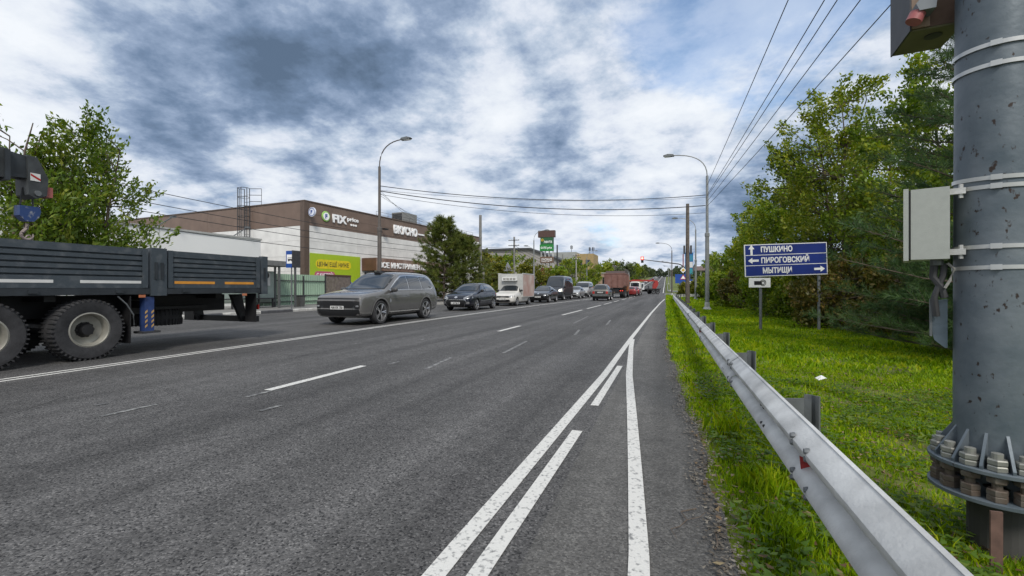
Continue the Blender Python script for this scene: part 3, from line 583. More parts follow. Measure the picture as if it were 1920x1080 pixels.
# ------------------------------------------------------------------ vehicles
WHEELS = {}
def wheel_meshes(r, w, spokes, style):
    key = (r, w, spokes, style)
    if key in WHEELS: return WHEELS[key]
    rim = r * (.76 if style == 'car' else .56)
    t = MB().lathe([(rim, -w * .46), (rim + .02, -w * .5), (r * .93, -w * .5), (r * .985, -w * .4), (r, -w * .2), (r, w * .2), (r * .985, w * .4), (r * .93, w * .5), (rim + .02, w * .5), (rim, w * .46), (rim, -w * .46)], 36, 'x')
    if style == 'truck':
        for k in range(44):
            a = 2 * math.pi * k / 44
            for sgn in (-1, 1):
                c, s = math.cos(a), math.sin(a); x0, x1 = (sgn * w * .12, sgn * w * .52); e = .022
                q = []
                for (rr, aa, xx) in ((r - .03, -e, x0), (r - .03, e, x0), (r - .03, e, x1), (r - .03, -e, x1), (r + .014, -e, x0), (r + .014, e, x0), (r + .006, e, x1), (r + .006, -e, x1)): q.append((xx, rr * math.cos(a + aa), rr * math.sin(a + aa)))
                t.add(q, [(0, 3, 2, 1), (4, 5, 6, 7), (0, 1, 5, 4), (1, 2, 6, 5), (2, 3, 7, 6), (3, 0, 4, 7)])
    m = MB()
    if style == 'car':
        m.lathe([(rim, w * .30), (rim, w * .48), (rim * .93, w * .49), (rim * .90, w * .36), (rim * .9, -w * .3)], 32, 'x'); m.lathe([(0, w * .42), (rim * .2, w * .41), (rim * .22, w * .3)], 14, 'x')
        for k in range(spokes):
            a = 2 * math.pi * k / spokes
            for da in (-.13, .13):
                p0 = Vector((w * .40, rim * .15 * math.cos(a), rim * .15 * math.sin(a))); p1 = Vector((w * .44, rim * .93 * math.cos(a + da), rim * .93 * math.sin(a + da))); m.tube([p0, p1], [.022, .020], 5)
    else:
        m.lathe([(rim, w * .36), (rim + .02, w * .47), (rim - .012, w * .50), (rim - .03, w * .42), (rim - .04, w * .05), (rim * .62, -w * .02), (rim * .5, w * .0), (rim * .42, w * .0)], 36, 'x')
    hub = MB()
    if style == 'car': hub.lathe([(0, -w * .1), (rim * .9, -w * .1), (rim * .9, -w * .14)], 24, 'x')
    else:
        hub.lathe([(0, w * .34), (rim * .3, w * .33), (rim * .34, w * .2), (rim * .44, w * .05), (rim * .44, -.05)], 20, 'x')
        for k in range(10):
            a = 2 * math.pi * k / 10; hub.lathe([(0, w * .12), (.02, w * .12), (.02, 0)], 6, 'x', (0, rim * .4 * math.cos(a), rim * .4 * math.sin(a)))
    WHEELS[key] = (t.mesh('wheel', True), m.mesh('rim', True), hub.mesh('hub', True)); return WHEELS[key]
def add_wheel(root, x, y, r, w, side, spokes=5, style='car', rim=None):
    t, m, h = wheel_meshes(r, w, spokes, style)
    o = link('wheel', t, M_RUBBER, root, (x, y, r), (0, 0, 0 if side > 0 else math.pi)); link('rim', m, rim or M_RIM, o); link('hub', h, M_BLACK, o); return o

def project(bvh, poly, view, eps, step=.1, thick=.0):
    """cut a polygon into a fine net and lay it on the body; view: left/right/front/rear/top"""
    bm = bmesh.new(); vs = [bm.verts.new((u, w, 0)) for u, w in poly]; bm.faces.new(vs)
    for ax in (0, 1):
        lo, hi = min(p[ax] for p in poly), max(p[ax] for p in poly); t = lo + step
        while t < hi - 1e-4:
            n_ = Vector((1, 0, 0)) if ax == 0 else Vector((0, 1, 0)); bmesh.ops.bisect_plane(bm, geom=bm.verts[:] + bm.edges[:] + bm.faces[:], plane_co=n_ * t, plane_no=n_); t += step
    bmesh.ops.triangulate(bm, faces=bm.faces[:]); bad = []
    for v in bm.verts:
        u, w = v.co.x, v.co.y
        o_, d = {'right': ((5, u, w), (-1, 0, 0)), 'left': ((-5, u, w), (1, 0, 0)), 'front': ((u, -9, w), (0, 1, 0)), 'rear': ((u, 9, w), (0, -1, 0)), 'top': ((u, w, 6), (0, 0, -1))}[view]
        h, nn, i, ds = bvh.ray_cast(Vector(o_), Vector(d))
        if h is None: bad.append(v)
        else: v.co = h - Vector(d) * eps * .6 + nn * eps * .4
    if bad: bmesh.ops.delete(bm, geom=bad, context='VERTS')
    bmesh.ops.recalc_face_normals(bm, faces=bm.faces[:]); me = bpy.data.meshes.new('patch'); bm.to_mesh(me); bm.free()
    me.polygons.foreach_set('use_smooth', [True] * len(me.polygons)); return me
def body_mesh(st, arches, rw, sub=2):
    vs = []; fs = []
    for (y, zb, zbelt, zt, wm, wb, wt) in st:
        zm = zb + .55 * (zbelt - zb); dz = min(.07, (zt - zbelt) * .45)
        half = [(wm * .82, zb), (wm * .97, zb + .09), (wm, zm), (wb, zbelt), (wt, zt - dz), (wt * .72, zt - dz * .15)]
        ring = [(0, zb)] + half + [(0, zt)] + [(-a, b) for a, b in half[::-1]]; vs += [(a, y, b) for a, b in ring]
    n_ = 14; k = len(st)
    for i in range(k - 1):
        for j in range(n_): fs.append((i * n_ + j, i * n_ + (j + 1) % n_, (i + 1) * n_ + (j + 1) % n_, (i + 1) * n_ + j))
    for base, rev in ((0, False), ((k - 1) * n_, True)):
        # close the ends with quads between the two halves
        for j in range(7):
            a, b = j, j + 1; c, d = (14 - b) % 14, (14 - a) % 14
            q = [base + a, base + b, base + c, base + d]
            u = []
            for z in q:
                if z not in u: u.append(z)
            if len(u) >= 3: fs.append(tuple(u[::-1] if rev else u))
    me = MB().add(vs, fs).mesh('body'); o = bpy.data.objects.new('tmp', me); C.objects.link(o); s = o.modifiers.new('s', 'SUBSURF'); s.levels = s.render_levels = sub
    cuts = []
    for (y, x) in arches:
        cm = MB().lathe([(0, -.36), (rw * 1.13, -.36), (rw * 1.13, .36), (0, .36)], 32, 'x').mesh('cut'); c = bpy.data.objects.new('cut', cm); c.location = (x, y, rw * 1.02); C.objects.link(c); cuts.append(c)
        b = o.modifiers.new('b', 'BOOLEAN'); b.object = c; b.operation = 'DIFFERENCE'; b.solver = 'EXACT'
    dg = bpy.context.evaluated_depsgraph_get(); out = bpy.data.meshes.new_from_object(o.evaluated_get(dg)); bpy.data.objects.remove(o)
    for c in cuts: bpy.data.objects.remove(c)
    out.polygons.foreach_set('use_smooth', [True] * len(out.polygons))
    try: out.set_sharp_from_angle(angle=R(42))
    except Exception: pass
    out.materials.clear(); return out

def rrect(u0, u1, w0, w1, r=.03):
    p = []
    for cu, cw, a0 in ((u1 - r, w1 - r, 0), (u0 + r, w1 - r, 90), (u0 + r, w0 + r, 180), (u1 - r, w0 + r, 270)):
        for t in (0, 45, 90): p.append((cu + r * math.cos(R(a0 + t)), cw + r * math.sin(R(a0 + t))))
    return p
def inflate(poly, d):
    cx = sum(p[0] for p in poly) / len(poly); cy = sum(p[1] for p in poly) / len(poly)
    return [(p[0] + d * (1 if p[0] > cx else -1), p[1] + d * (1 if p[1] > cy else -1)) for p in poly]
def car(name, label, cat, spec, paint, loc, rz=0, group=None):
    root = thing(name, label, cat, loc, rz, group); s = spec; rw = s['rw']; tw = s.get('tw', .22); trk = s['track']
    me = body_mesh(s['st'], [(yy, sx * (trk + .06)) for yy in s['axles'] for sx in (-1, 1)], rw)
    bm = bmesh.new(); bm.from_mesh(me); bvh = BVHTree.FromBMesh(bm); bm.free()
    link('body', me, paint, root)
    mb = MB().box(-trk + .1, trk - .1, s['axles'][0] - .35, s['axles'][1] + .4, rw * .55, rw * 1.9); obj('underbody', mb, M_BLACK, root)
    for yy in s['axles']:
        for sx in (-1, 1): add_wheel(root, sx * trk, yy, rw, tw, sx, s.get('spokes', 5), 'car', s.get('rim'))
    def patch(nm, poly, view, m, eps=.006, step=.1, parent=root): return link(nm, project(bvh, poly, view, eps, step), m, parent)
    for sd_, vw in ((1, 'right'), (-1, 'left')):
        for d in s.get('doors', []):
            patch('door_gap', inflate(d, .008), vw, M_BLACK, .001, .15); o = patch('door', d, vw, paint, .005, .12)
        if s.get('glassline'): patch('window_surround', inflate(s['glassline'], s.get('surround', .02)), vw, s.get('surround_mat', M_BLACK), .004, .1)
        for g in s.get('side_glass', []): patch('side_window', g, vw, M_GLASSS, .012, .08)
        for a in s.get('trim', []): patch('side_trim', a[0], vw, a[1], .008, .12)
        for h in s.get('handles', []):
            w = s['st'][len(s['st']) // 2][4]; patch('door_handle', rrect(h[0] - .09, h[0] + .09, h[1] - .015, h[1] + .015, .012), vw, s.get('handle_mat', paint), .03, .1)
        if s.get('arch'):
            for yy in s['axles']:
                ring = [(yy + rw * 1.13 * math.cos(t), rw * 1.02 + rw * 1.13 * math.sin(t)) for t in np.linspace(-.15, math.pi + .15, 16)] + [(yy + rw * 1.26 * math.cos(t), rw * 1.02 + rw * 1.26 * math.sin(t)) for t in np.linspace(math.pi + .15, -.15, 16)]
                for q in range(15):
                    pass
                mb = MB(); k = 16; pts = []
                for a in range(2 * k):
                    u, w = ring[a]; h, nn, i, ds = bvh.ray_cast(Vector((5 * sd_, u, w)), Vector((-sd_, 0, 0))); pts.append((h.x + sd_ * .008 if h else None, u, w))
                fsx = []
                vsx = [(p[0] if p[0] is not None and abs(p[0]) > trk * .8 else sd_ * (trk + tw * .45), p[1], p[2]) for p in pts]
                for a in range(k - 1): fsx.append((a, a + 1, 2 * k - 2 - a, 2 * k - 1 - a))
                obj('wheel_arch', mb.add(vsx, fsx), s['arch'], root, True)
        my, mz = s['mirror']; h, nn, i, ds = bvh.ray_cast(Vector((5 * sd_, my, mz)), Vector((-sd_, 0, 0)))
        mxx = abs(h.x) if h else s['st'][4][5]; big = s.get('mirror_size', (.2, .12, .15))
        mo = obj('mirror', MB().lathe([(0, mxx + .03), (.55, mxx + .035), (.86, mxx + .06), (1, mxx + .03 + big[0] * .5), (.9, mxx + .03 + big[0] * .85), (.55, mxx + .03 + big[0]), (0, mxx + .03 + big[0])], 12, 'x'), s.get('mirror_mat', M_BLACK), root, True, loc=(0, my, mz + .07)); mo.data.transform(Matrix.Diagonal((sd_, big[1] / 2, big[2] / 2, 1))); obj('mirror_arm', MB().box(min(sd_ * (mxx - .03), sd_ * (mxx + .08)), max(sd_ * (mxx - .03), sd_ * (mxx + .08)), -.03, .03, -.1, -.04), M_BLACK, mo)
    if s.get('screen'): patch('windscreen_seal', inflate(s['screen'], .025), 'front', M_BLACK, .006, .06); patch('windscreen', s['screen'], 'front', M_GLASS, .018, .06)
    if s.get('rear_glass'): patch('rear_window_seal', inflate(s['rear_glass'], .02), 'rear', M_BLACK, .004, .1); patch('rear_window', s['rear_glass'], 'rear', M_GLASS, .009, .1)
    for nm, poly, vw, m, eps in s.get('patches', []): patch(nm, poly, vw, m, eps, .08)
    if s.get('plate'):
        for vw, z, txt in s['plate']:
            h, nn, i, ds = bvh.ray_cast(Vector((0, -9 if vw == 'front' else 9, z)), Vector((0, 1 if vw == 'front' else -1, 0)))
            yy = h.y if h else (s['st'][0][0] if vw == 'front' else s['st'][-1][0]); sg = -1 if vw == 'front' else 1
            p = obj('number_plate', MB().box(-.26, .26, min(yy + sg * .012, yy + sg * .04), max(yy + sg * .012, yy + sg * .04), z - .056, z + .056), M_PLATE, root)
            if txt: text('plate_characters', txt, .11, M_BLACK, p, (-.235 if sg < 0 else .235, yy + sg * .042, z - .036), (R(90), 0, 0 if sg < 0 else math.pi), .001, .004, .47)
    return root, bvh

def paint(name, col, rough=.32, metal=.35): return mat(name, col, rough, metal, .07, 3, coat=.6)
LAMP = mat('headlamp_lit', (.8, .78, .7), .1, emit=((1, .93, .8), 1.2)); IND = mat('amber', (.6, .25, .03), .3)
P_SUV = mat('suv_paint', (.17, .165, .16), .24, .45, .06, 3, coat=1.0)
suv = dict(rw=.41, tw=.25, mirror_size=(.24, .15, .17), track=.86, axles=(-1.58, 1.525), spokes=5, mirror=(-.95, 1.12), mirror_mat=mat('mirror_dark', (.06, .06, .06), .4),
    st=[(-2.62, .42, .74, .82, .72, .70, .62), (-2.605, .32, .86, .94, .85, .83, .74), (-2.56, .27, .925, 1.005, .915, .90, .81), (-2.38, .25, .995, 1.075, .97, .95, .87), (-1.9, .25, 1.075, 1.15, 1.0, .97, .90), (-1.45, .25, 1.12, 1.195, 1.0, .97, .90), (-1.25, .25, 1.13, 1.25, 1.0, .97, .87), (-.75, .25, 1.14, 1.60, 1.0, .965, .80), (-.38, .25, 1.15, 1.83, 1.0, .96, .77), (.1, .25, 1.155, 1.88, 1.0, .96, .76), (1.2, .25, 1.16, 1.885, 1.0, .96, .76), (1.9, .26, 1.17, 1.87, 1.0, .955, .75), (2.25, .27, 1.18, 1.82, .995, .95, .75), (2.44, .30, 1.18, 1.60, .985, .94, .77), (2.57, .34, 1.13, 1.24, .96, .90, .78), (2.61, .40, .92, 1.0, .86, .80, .68)],
    glassline=[(-1.02, 1.19), (2.08, 1.22), (2.2, 1.32), (2.08, 1.62), (1.8, 1.715), (.6, 1.74), (-.08, 1.70), (-.45, 1.53)], surround=.014, surround_mat=M_CHROME,
    side_glass=[[(-.97, 1.20), (.27, 1.205), (.27, 1.715), (-.06, 1.685), (-.43, 1.515)], [(.33, 1.205), (1.27, 1.21), (1.2, 1.715), (.33, 1.725)], [(1.33, 1.21), (2.06, 1.235), (2.17, 1.33), (2.05, 1.60), (1.78, 1.695), (1.26, 1.71)]],
    doors=[[(-.95, .45), (.28, .44), (.28, 1.14), (-1.0, 1.12), (-1.06, .8)], [(.32, .44), (1.02, .45), (1.12, .72), (1.42, .95), (1.46, 1.15), (.32, 1.14)]], handles=[(.12, .98), (1.22, 1.0)], handle_mat=P_SUV,
    trim=[([(-1.05, .385), (1.0, .385), (1.0, .42), (-1.05, .42)], M_CHROME), ([(-1.1, .27), (1.05, .27), (1.05, .375), (-1.1, .375)], M_BLACK)],
    screen=[(-.84, 1.23), (.84, 1.23), (.70, 1.72), (.35, 1.755), (-.35, 1.755), (-.70, 1.72)], rear_glass=[(-.6, 1.25), (.6, 1.25), (.52, 1.62), (-.52, 1.62)], arch=mat('suv_arch', (.16, .155, .15), .5, .2),
    patches=[('light_bar', [(-.86, .875), (.86, .875), (.85, .915), (0, .922), (-.85, .915)], 'front', mat('lightbar', (.015, .015, .016), .4), .008), ('headlight', [(-.86, .57), (-.68, .57), (-.66, .82), (-.85, .80)], 'front', M_BLACK, .008), ('headlight', [(.68, .57), (.86, .57), (.85, .80), (.66, .82)], 'front', M_BLACK, .008),
             ('grille', rrect(-.72, .72, .59, .82, .08), 'front', mat('grille_black', (.008, .008, .009), .45), .007), ('lower_intake', rrect(-.85, .85, .33, .54, .05), 'front', MATS['grille_black'], .007), ('bumper_strip', [(-.84, .545), (.84, .545), (.84, .565), (-.84, .565)], 'front', M_CHROME, .012), ('lamp_lens', rrect(-.83, -.72, .63, .68, .02), 'front', M_GLASSL, .013), ('lamp_lens', rrect(.72, .83, .63, .68, .02), 'front', M_GLASSL, .013), ('lidar', rrect(-.13, .13, 1.76, 1.80, .015), 'front', M_BLACK, .02), ('tail_light', [(-.9, .98), (.9, .98), (.9, 1.04), (-.9, 1.04)], 'rear', M_RED, .01)],
    plate=[('front', .60, 'А001КК 750')])
s_root, _ = car('suv', 'large matt grey suv at the head of the oncoming queue', 'car', suv, P_SUV, (-10.32, 15.05, 0))
obj('roof_sensor', MB().prism([(-.14, 0), (.14, 0), (.11, .08), (-.11, .08)], 'y', -.2, .12), M_BLACK, s_root, loc=(0, -.25, 1.80))

def hatch_spec(L_, Wd, Ht, rw, wb, fov, hood, sed=False, front=None, plate=None, **kw):
    hw = Wd / 2; f0 = -L_ / 2; b = Ht - 1.5; bl = hood + .07
    st = [(f0, .38, hood - .36, hood - .30, hw * .62, hw * .6, hw * .5), (f0 + .05, .26, hood - .26, hood - .19, hw * .84, hw * .8, hw * .66), (f0 + .2, .2, hood - .15, hood - .09, hw * .94, hw * .9, hw * .76), (f0 + .6, .19, hood - .05, hood + .01, hw * .985, hw * .94, hw * .82), (f0 + 1.0, .19, hood, hood + .06, hw, hw * .95, hw * .82), (f0 + 1.2, .19, hood + .03, hood + .13, hw, hw * .95, hw * .78), (f0 + 1.65, .19, bl, Ht - .19, hw, hw * .94, hw * .70), (f0 + 2.0, .19, bl + .01, Ht - .035, hw, hw * .94, hw * .66), (f0 + 2.5, .19, bl + .02, Ht, hw, hw * .94, hw * .65)]
    e = L_ / 2
    if sed: st += [(e - 1.35, .2, bl + .03, Ht - .06, hw, hw * .94, hw * .64), (e - .9, .21, bl + .04, Ht - .24, hw * .99, hw * .93, hw * .67), (e - .55, .23, bl + .04, bl + .12, hw * .98, hw * .92, hw * .74), (e - .15, .27, bl + .0, bl + .08, hw * .94, hw * .88, hw * .74), (e - .03, .32, bl - .1, bl - .03, hw * .88, hw * .82, hw * .68), (e, .4, bl - .25, bl - .18, hw * .72, hw * .68, hw * .56)]
    else: st += [(e - 1.0, .2, bl + .03, Ht - .01, hw, hw * .94, hw * .64), (e - .5, .22, bl + .04, Ht - .07, hw * .985, hw * .93, hw * .63), (e - .22, .26, bl + .03, Ht - .23, hw * .96, hw * .9, hw * .66), (e - .06, .3, bl - .05, bl + .06, hw * .9, hw * .84, hw * .68), (e, .38, bl - .2, bl - .12, hw * .76, hw * .72, hw * .58)]
    g1 = f0 + 2.33; t = Ht - .12
    gend = e - (.95 if sed else .42)
    sp = dict(rw=rw, tw=.21, track=hw - .14, axles=(f0 + fov, f0 + fov + wb), mirror=(f0 + 1.5, bl + .01), st=st,
        glassline=[(f0 + 1.42, bl + .03), (gend, bl + .07), (gend - .12, t - .1), (gend - .5, t), (f0 + 2.15, t), (f0 + 1.9, t - .08)], surround=.015,
        side_glass=[[(f0 + 1.48, bl + .04), (g1, bl + .05), (g1, t - .01), (f0 + 2.14, t - .01), (f0 + 1.92, t - .09)], [(g1 + .06, bl + .05), (gend - .03, bl + .08), (gend - .15, t - .11), (gend - .5, t - .01), (g1 + .06, t - .01)]],
        doors=[[(f0 + 1.42, .32), (g1, .30), (g1, bl), (f0 + 1.4, bl - .02)], [(g1 + .04, .30), (f0 + fov + wb - rw * .9, .32), (f0 + fov + wb - rw * .2, .75), (f0 + fov + wb + .05, bl), (g1 + .04, bl)]], handles=[(g1 - .15, bl - .1), (gend - .35, bl - .09)],
        screen=[(-hw * .76, hood + .15), (hw * .76, hood + .15), (hw * .60, Ht - .10), (-hw * .60, Ht - .10)], rear_glass=[(-hw * .55, bl + .12), (hw * .55, bl + .12), (hw * .5, Ht - .15), (-hw * .5, Ht - .15)],
        patches=front or [], plate=plate or [])
    sp.update(kw); return sp
def std_front(hw, hood, lit=False, grille=True, chrome=None):
    z = hood - .22; L1 = LAMP if lit else M_GLASSL
    r = [('headlight', [(-hw * .93, z - .06), (-hw * .58, z - .10), (-hw * .52, z - .01), (-hw * .88, z + .09)], 'front', L1, .008), ('headlight', [(hw * .58, z - .10), (hw * .93, z - .06), (hw * .88, z + .09), (hw * .52, z - .01)], 'front', L1, .008)]
    if grille: r.append(('grille', rrect(-hw * .55, hw * .55, z - .12, z + .0, .03), 'front', MATS['grille_black'], .007))
    r.append(('lower_intake', rrect(-hw * .62, hw * .62, .28, .45, .05), 'front', MATS['grille_black'], .007))
    r.append(('tail_light', [(-hw * .92, hood - .12), (-hw * .66, hood - .12), (-hw * .66, hood + .02), (-hw * .9, hood + .02)], 'rear', M_RED, .01)); r.append(('tail_light', [(hw * .66, hood - .12), (hw * .92, hood - .12), (hw * .9, hood + .02), (hw * .66, hood + .02)], 'rear', M_RED, .01))
    return r
P_NAVY = paint('navy_paint', (.009, .011, .02), .25, .4); P_BLK = paint('black_paint', (.012, .012, .014), .2, .3); P_WHT = mat('white_car', (.62, .60, .56), .4, var=.05, coat=.4)
hw = .91; z = .92
big_mouth = [(-.52, .60), (.52, .60), (.60, .50), (.48, .28), (.3, .22), (-.3, .22), (-.48, .28), (-.60, .50)]
pf = [('headlight', [(-.86, .70), (-.50, .62), (-.44, .70), (-.78, .90)], 'front', M_GLASSL, .008), ('headlight', [(.50, .62), (.86, .70), (.78, .90), (.44, .70)], 'front', M_GLASSL, .008), ('grille_surround', inflate(big_mouth, .025), 'front', M_CHROME, .008), ('grille', big_mouth, 'front', MATS['grille_black'], .014),
      ('badge', [(-.1, .72), (.0, .69), (.1, .72), (.05, .80), (-.05, .80)], 'front', M_CHROME, .012), ('fog_lamp', rrect(.60, .78, .38, .50, .03), 'front', M_CHROME, .01), ('fog_lamp', rrect(-.78, -.60, .38, .50, .03), 'front', M_CHROME, .01), ('tail_light', rrect(.6, .85, .8, .95), 'rear', M_RED, .01), ('tail_light', rrect(-.85, -.6, .8, .95), 'rear', M_RED, .01)]
car('hatchback', 'dark navy blue hatchback with chrome-edged grille behind the grey suv', 'car', hatch_spec(4.28, 1.82, 1.56, .32, 2.61, .93, .95, front=pf, plate=[('front', .43, 'А 308 КМ 50')], trim=[([(-.75, .50), (1.0, .56), (1.0, .60), (-.75, .54)], M_CHROME)]), P_NAVY, (-10.85, 24.6, 0))
gr, _ = car('pickup_van', 'white light pickup with tall refrigerated cargo box', 'van', hatch_spec(4.1, 1.70, 1.62, .30, 2.9, .80, .92, front=std_front(.85, .92), plate=[('front', .48, 'Т 512 ОН')]), P_WHT, (-10.7, 31.6, 0))
bxm = mat('cargo_box', (.44, .44, .42), .55, var=.06); cb = obj('cargo_box', MB().box(-.95, .95, -.35, 2.55, .58, 2.28), bxm, gr)
obj('advert_panel', MB().box(.952, .957, -.3, 2.5, .64, 2.24), mat('advert_print', (.42, .24, .20), .5, col2=(.55, .47, .42), scale=1.6), cb); obj('box_trim', MB().box(.9, .97, -.37, 2.57, 2.281, 2.32), M_WHITE, cb); obj('box_trim', MB().box(-.97, -.9, -.37, 2.57, 2.281, 2.32), M_WHITE, cb)
fr = obj('refrigeration_unit', MB().box(-.55, .55, -.60, -.352, 1.78, 2.02), M_WHITE, cb); q = MB()
for k in range(4): q.box(-.48 + .25 * k, -.28 + .25 * k, -.612, -.601, 1.83, 1.97)
obj('cooling_grille', q, M_CONC, fr)
car('sedan', 'black sedan between the cargo pickup and the tall dark van', 'car', hatch_spec(4.4, 1.74, 1.47, .31, 2.6, .85, .90, True, front=std_front(.87, .90) + [('badge', [(.07 * math.cos(t), .78 + .07 * math.sin(t)) for t in np.linspace(0, 5.9, 12)], 'front', M_CHROME, .012)], plate=[('front', .50, 'Р 741 ХА')]), P_BLK, (-10.3, 39.4, 0))

def van_spec(L_, Wd, Ht, rw, wb, fov, hood, scr0, scr1, lit=False, short=0.0, plate=None, dark_side=True):
    hw = Wd / 2; f0 = -L_ / 2; e = L_ / 2
    st = [(f0, .42, hood - .42, hood - .34, hw * .7, hw * .68, hw * .56), (f0 + .06, .3, hood - .28, hood - .2, hw * .9, hw * .86, hw * .72), (f0 + .25, .26, hood - .12, hood - .05, hw * .97, hw * .93, hw * .80), (f0 + scr0 - .12, .25, hood + .0, hood + .07, hw, hw * .96, hw * .84), (f0 + scr0, .25, hood + .05, hood + .18, hw, hw * .97, hw * .84), (f0 + (scr0 + scr1) / 2, .25, hood + .14, (hood + Ht) / 2 + .12, hw, hw * .975, hw * .84), (f0 + scr1, .25, hood + .2, Ht - .12, hw, hw * .98, hw * .82), (f0 + scr1 + .35, .25, hood + .22, Ht, hw, hw * .98, hw * .82), (0, .25, hood + .22, Ht, hw, hw * .98, hw * .82), (e - .4, .27, hood + .22, Ht, hw, hw * .98, hw * .82), (e - .06, .3, hood + .22, Ht - .03, hw * .98, hw * .96, hw * .8), (e, .35, hood + .2, Ht - .1, hw * .95, hw * .92, hw * .76)]
    t = min(Ht - .25, hood + 1.0)
    sg = [[(f0 + scr0 + .12, hood + .16), (f0 + scr1 + .75, hood + .2), (f0 + scr1 + .75, t), (f0 + scr1 + .05, t), (f0 + scr1 - .25, t - .2)]]
    if dark_side: sg.append([(f0 + scr1 + .95, hood + .2), (e - .45, hood + .2), (e - .45, t), (f0 + scr1 + .95, t)])
    L1 = LAMP if lit else M_GLASSL; z = hood - .16
    return dict(rw=rw, tw=.22, track=hw - .15, axles=(f0 + fov, f0 + fov + wb), mirror=(f0 + scr0 + .15, hood + .12), mirror_size=(.16, .12, .32), st=st, side_glass=sg, doors=[[(f0 + scr0 + .05, .4), (f0 + scr1 + .82, .4), (f0 + scr1 + .82, hood + .15), (f0 + scr0 + .02, hood + .02)]], handles=[(f0 + scr1 + .6, hood - .05)], trim=[([(f0 + fov + rw * 1.3, .5), (f0 + fov + wb - rw * 1.3, .5), (f0 + fov + wb - rw * 1.3, .62), (f0 + fov + rw * 1.3, .62)], M_BLACK)],
        screen=[(-hw * .84, hood + .2), (hw * .84, hood + .2), (hw * .76, min(Ht - .22, hood + 1.25)), (-hw * .76, min(Ht - .22, hood + 1.25))], rear_glass=[(-hw * .7, hood + .3), (hw * .7, hood + .3), (hw * .65, t), (-hw * .65, t)],
        patches=[('headlight', [(-hw * .93, z - .14), (-hw * .60, z - .14), (-hw * .58, z + .04), (-hw * .86, z + .14)], 'front', L1, .008), ('headlight', [(hw * .60, z - .14), (hw * .93, z - .14), (hw * .86, z + .14), (hw * .58, z + .04)], 'front', L1, .008), ('grille', rrect(-hw * .55, hw * .55, z - .22, z - .06, .03), 'front', MATS['grille_black'], .008), ('bumper', rrect(-hw * .86, hw * .86, .36, .58, .05), 'front', M_BLACK, .012), ('tail_light', rrect(-hw * .95, -hw * .8, .8, 1.15, .02), 'rear', M_RED, .01), ('tail_light', rrect(hw * .8, hw * .95, .8, 1.15, .02), 'rear', M_RED, .01)], plate=plate or [])
P_VAN = paint('van_paint', (.03, .034, .042), .3, .3); P_SIL = paint('silver_paint', (.42, .43, .43), .35, .4)
car('panel_van', 'tall dark grey van with one headlight shining', 'van', van_spec(6.0, 2.05, 2.55, .34, 4.0, .95, 1.2, .75, 1.5, True), P_VAN, (-10.9, 48.0, 0))
car('small_car', 'small dark silver car half hidden behind the tall dark van', 'car', hatch_spec(4.2, 1.72, 1.48, .3, 2.55, .85, .92, front=std_front(.86, .92)), P_SIL, (-10.4, 54.6, 0))
car('minivan', 'silver white minivan with black bumper behind the small car', 'van', van_spec(4.9, 2.0, 2.15, .33, 2.8, .95, 1.15, .85, 1.55, False, plate=[('front', .66, '')]), P_SIL, (-10.75, 62.8, 0))
# boxy off-roader seen from behind
P_NIVA = paint('niva_paint', (.15, .145, .13), .4, .4); P_DK = mat('dark_trim', (.03, .03, .03), .6)
nv = dict(rw=.34, tw=.19, track=.70, axles=(-1.15, 1.05), mirror=(-.62, 1.12), st=[(-1.86, .42, .88, .94, .66, .64, .56), (-1.82, .36, .94, 1.0, .78, .76, .66), (-1.5, .34, .98, 1.03, .82, .80, .70), (-.9, .34, 1.0, 1.06, .84, .82, .72), (-.72, .34, 1.02, 1.12, .84, .82, .70), (-.45, .34, 1.03, 1.44, .84, .81, .64), (-.2, .34, 1.03, 1.61, .84, .81, .61), (.4, .34, 1.03, 1.64, .84, .81, .61), (1.1, .34, 1.03, 1.62, .84, .81, .61), (1.4, .34, 1.03, 1.52, .83, .80, .61), (1.62, .36, 1.02, 1.14, .82, .79, .66), (1.70, .38, .96, 1.02, .80, .77, .66), (1.74, .44, .86, .92, .74, .70, .6)],
    side_glass=[[(-.6, 1.08), (.28, 1.08), (.28, 1.52), (-.15, 1.52), (-.35, 1.42)], [(.34, 1.08), (1.35, 1.08), (1.22, 1.48), (1.05, 1.52), (.34, 1.52)]], doors=[[(-.62, .42), (.3, .42), (.3, 1.03), (-.66, 1.03)]], handles=[(.15, .95)], screen=[(-.62, 1.14), (.62, 1.14), (.54, 1.52), (-.54, 1.52)],
    rear_glass=[(-.60, 1.12), (.60, 1.12), (.50, 1.52), (-.50, 1.52)], patches=[('tail_light', rrect(-.74, -.54, .70, .93, .02), 'rear', M_RED, .012), ('tail_light', rrect(.54, .74, .70, .93, .02), 'rear', M_RED, .012), ('tailgate_panel', rrect(-.5, .5, .66, .95, .03), 'rear', P_DK, .008), ('bumper', rrect(-.80, .80, .50, .62, .03), 'rear', M_GALVD, .05), ('headlight', rrect(-.7, -.5, .75, .9), 'front', M_GLASSL, .01), ('headlight', rrect(.5, .7, .75, .9), 'front', M_GLASSL, .01)], plate=[('rear', .82, 'У 214 НК')])
car('off_roader', 'small boxy grey brown off-roader seen from behind', 'car', nv, P_NIVA, (-6.05, 46.2, 0), math.pi)
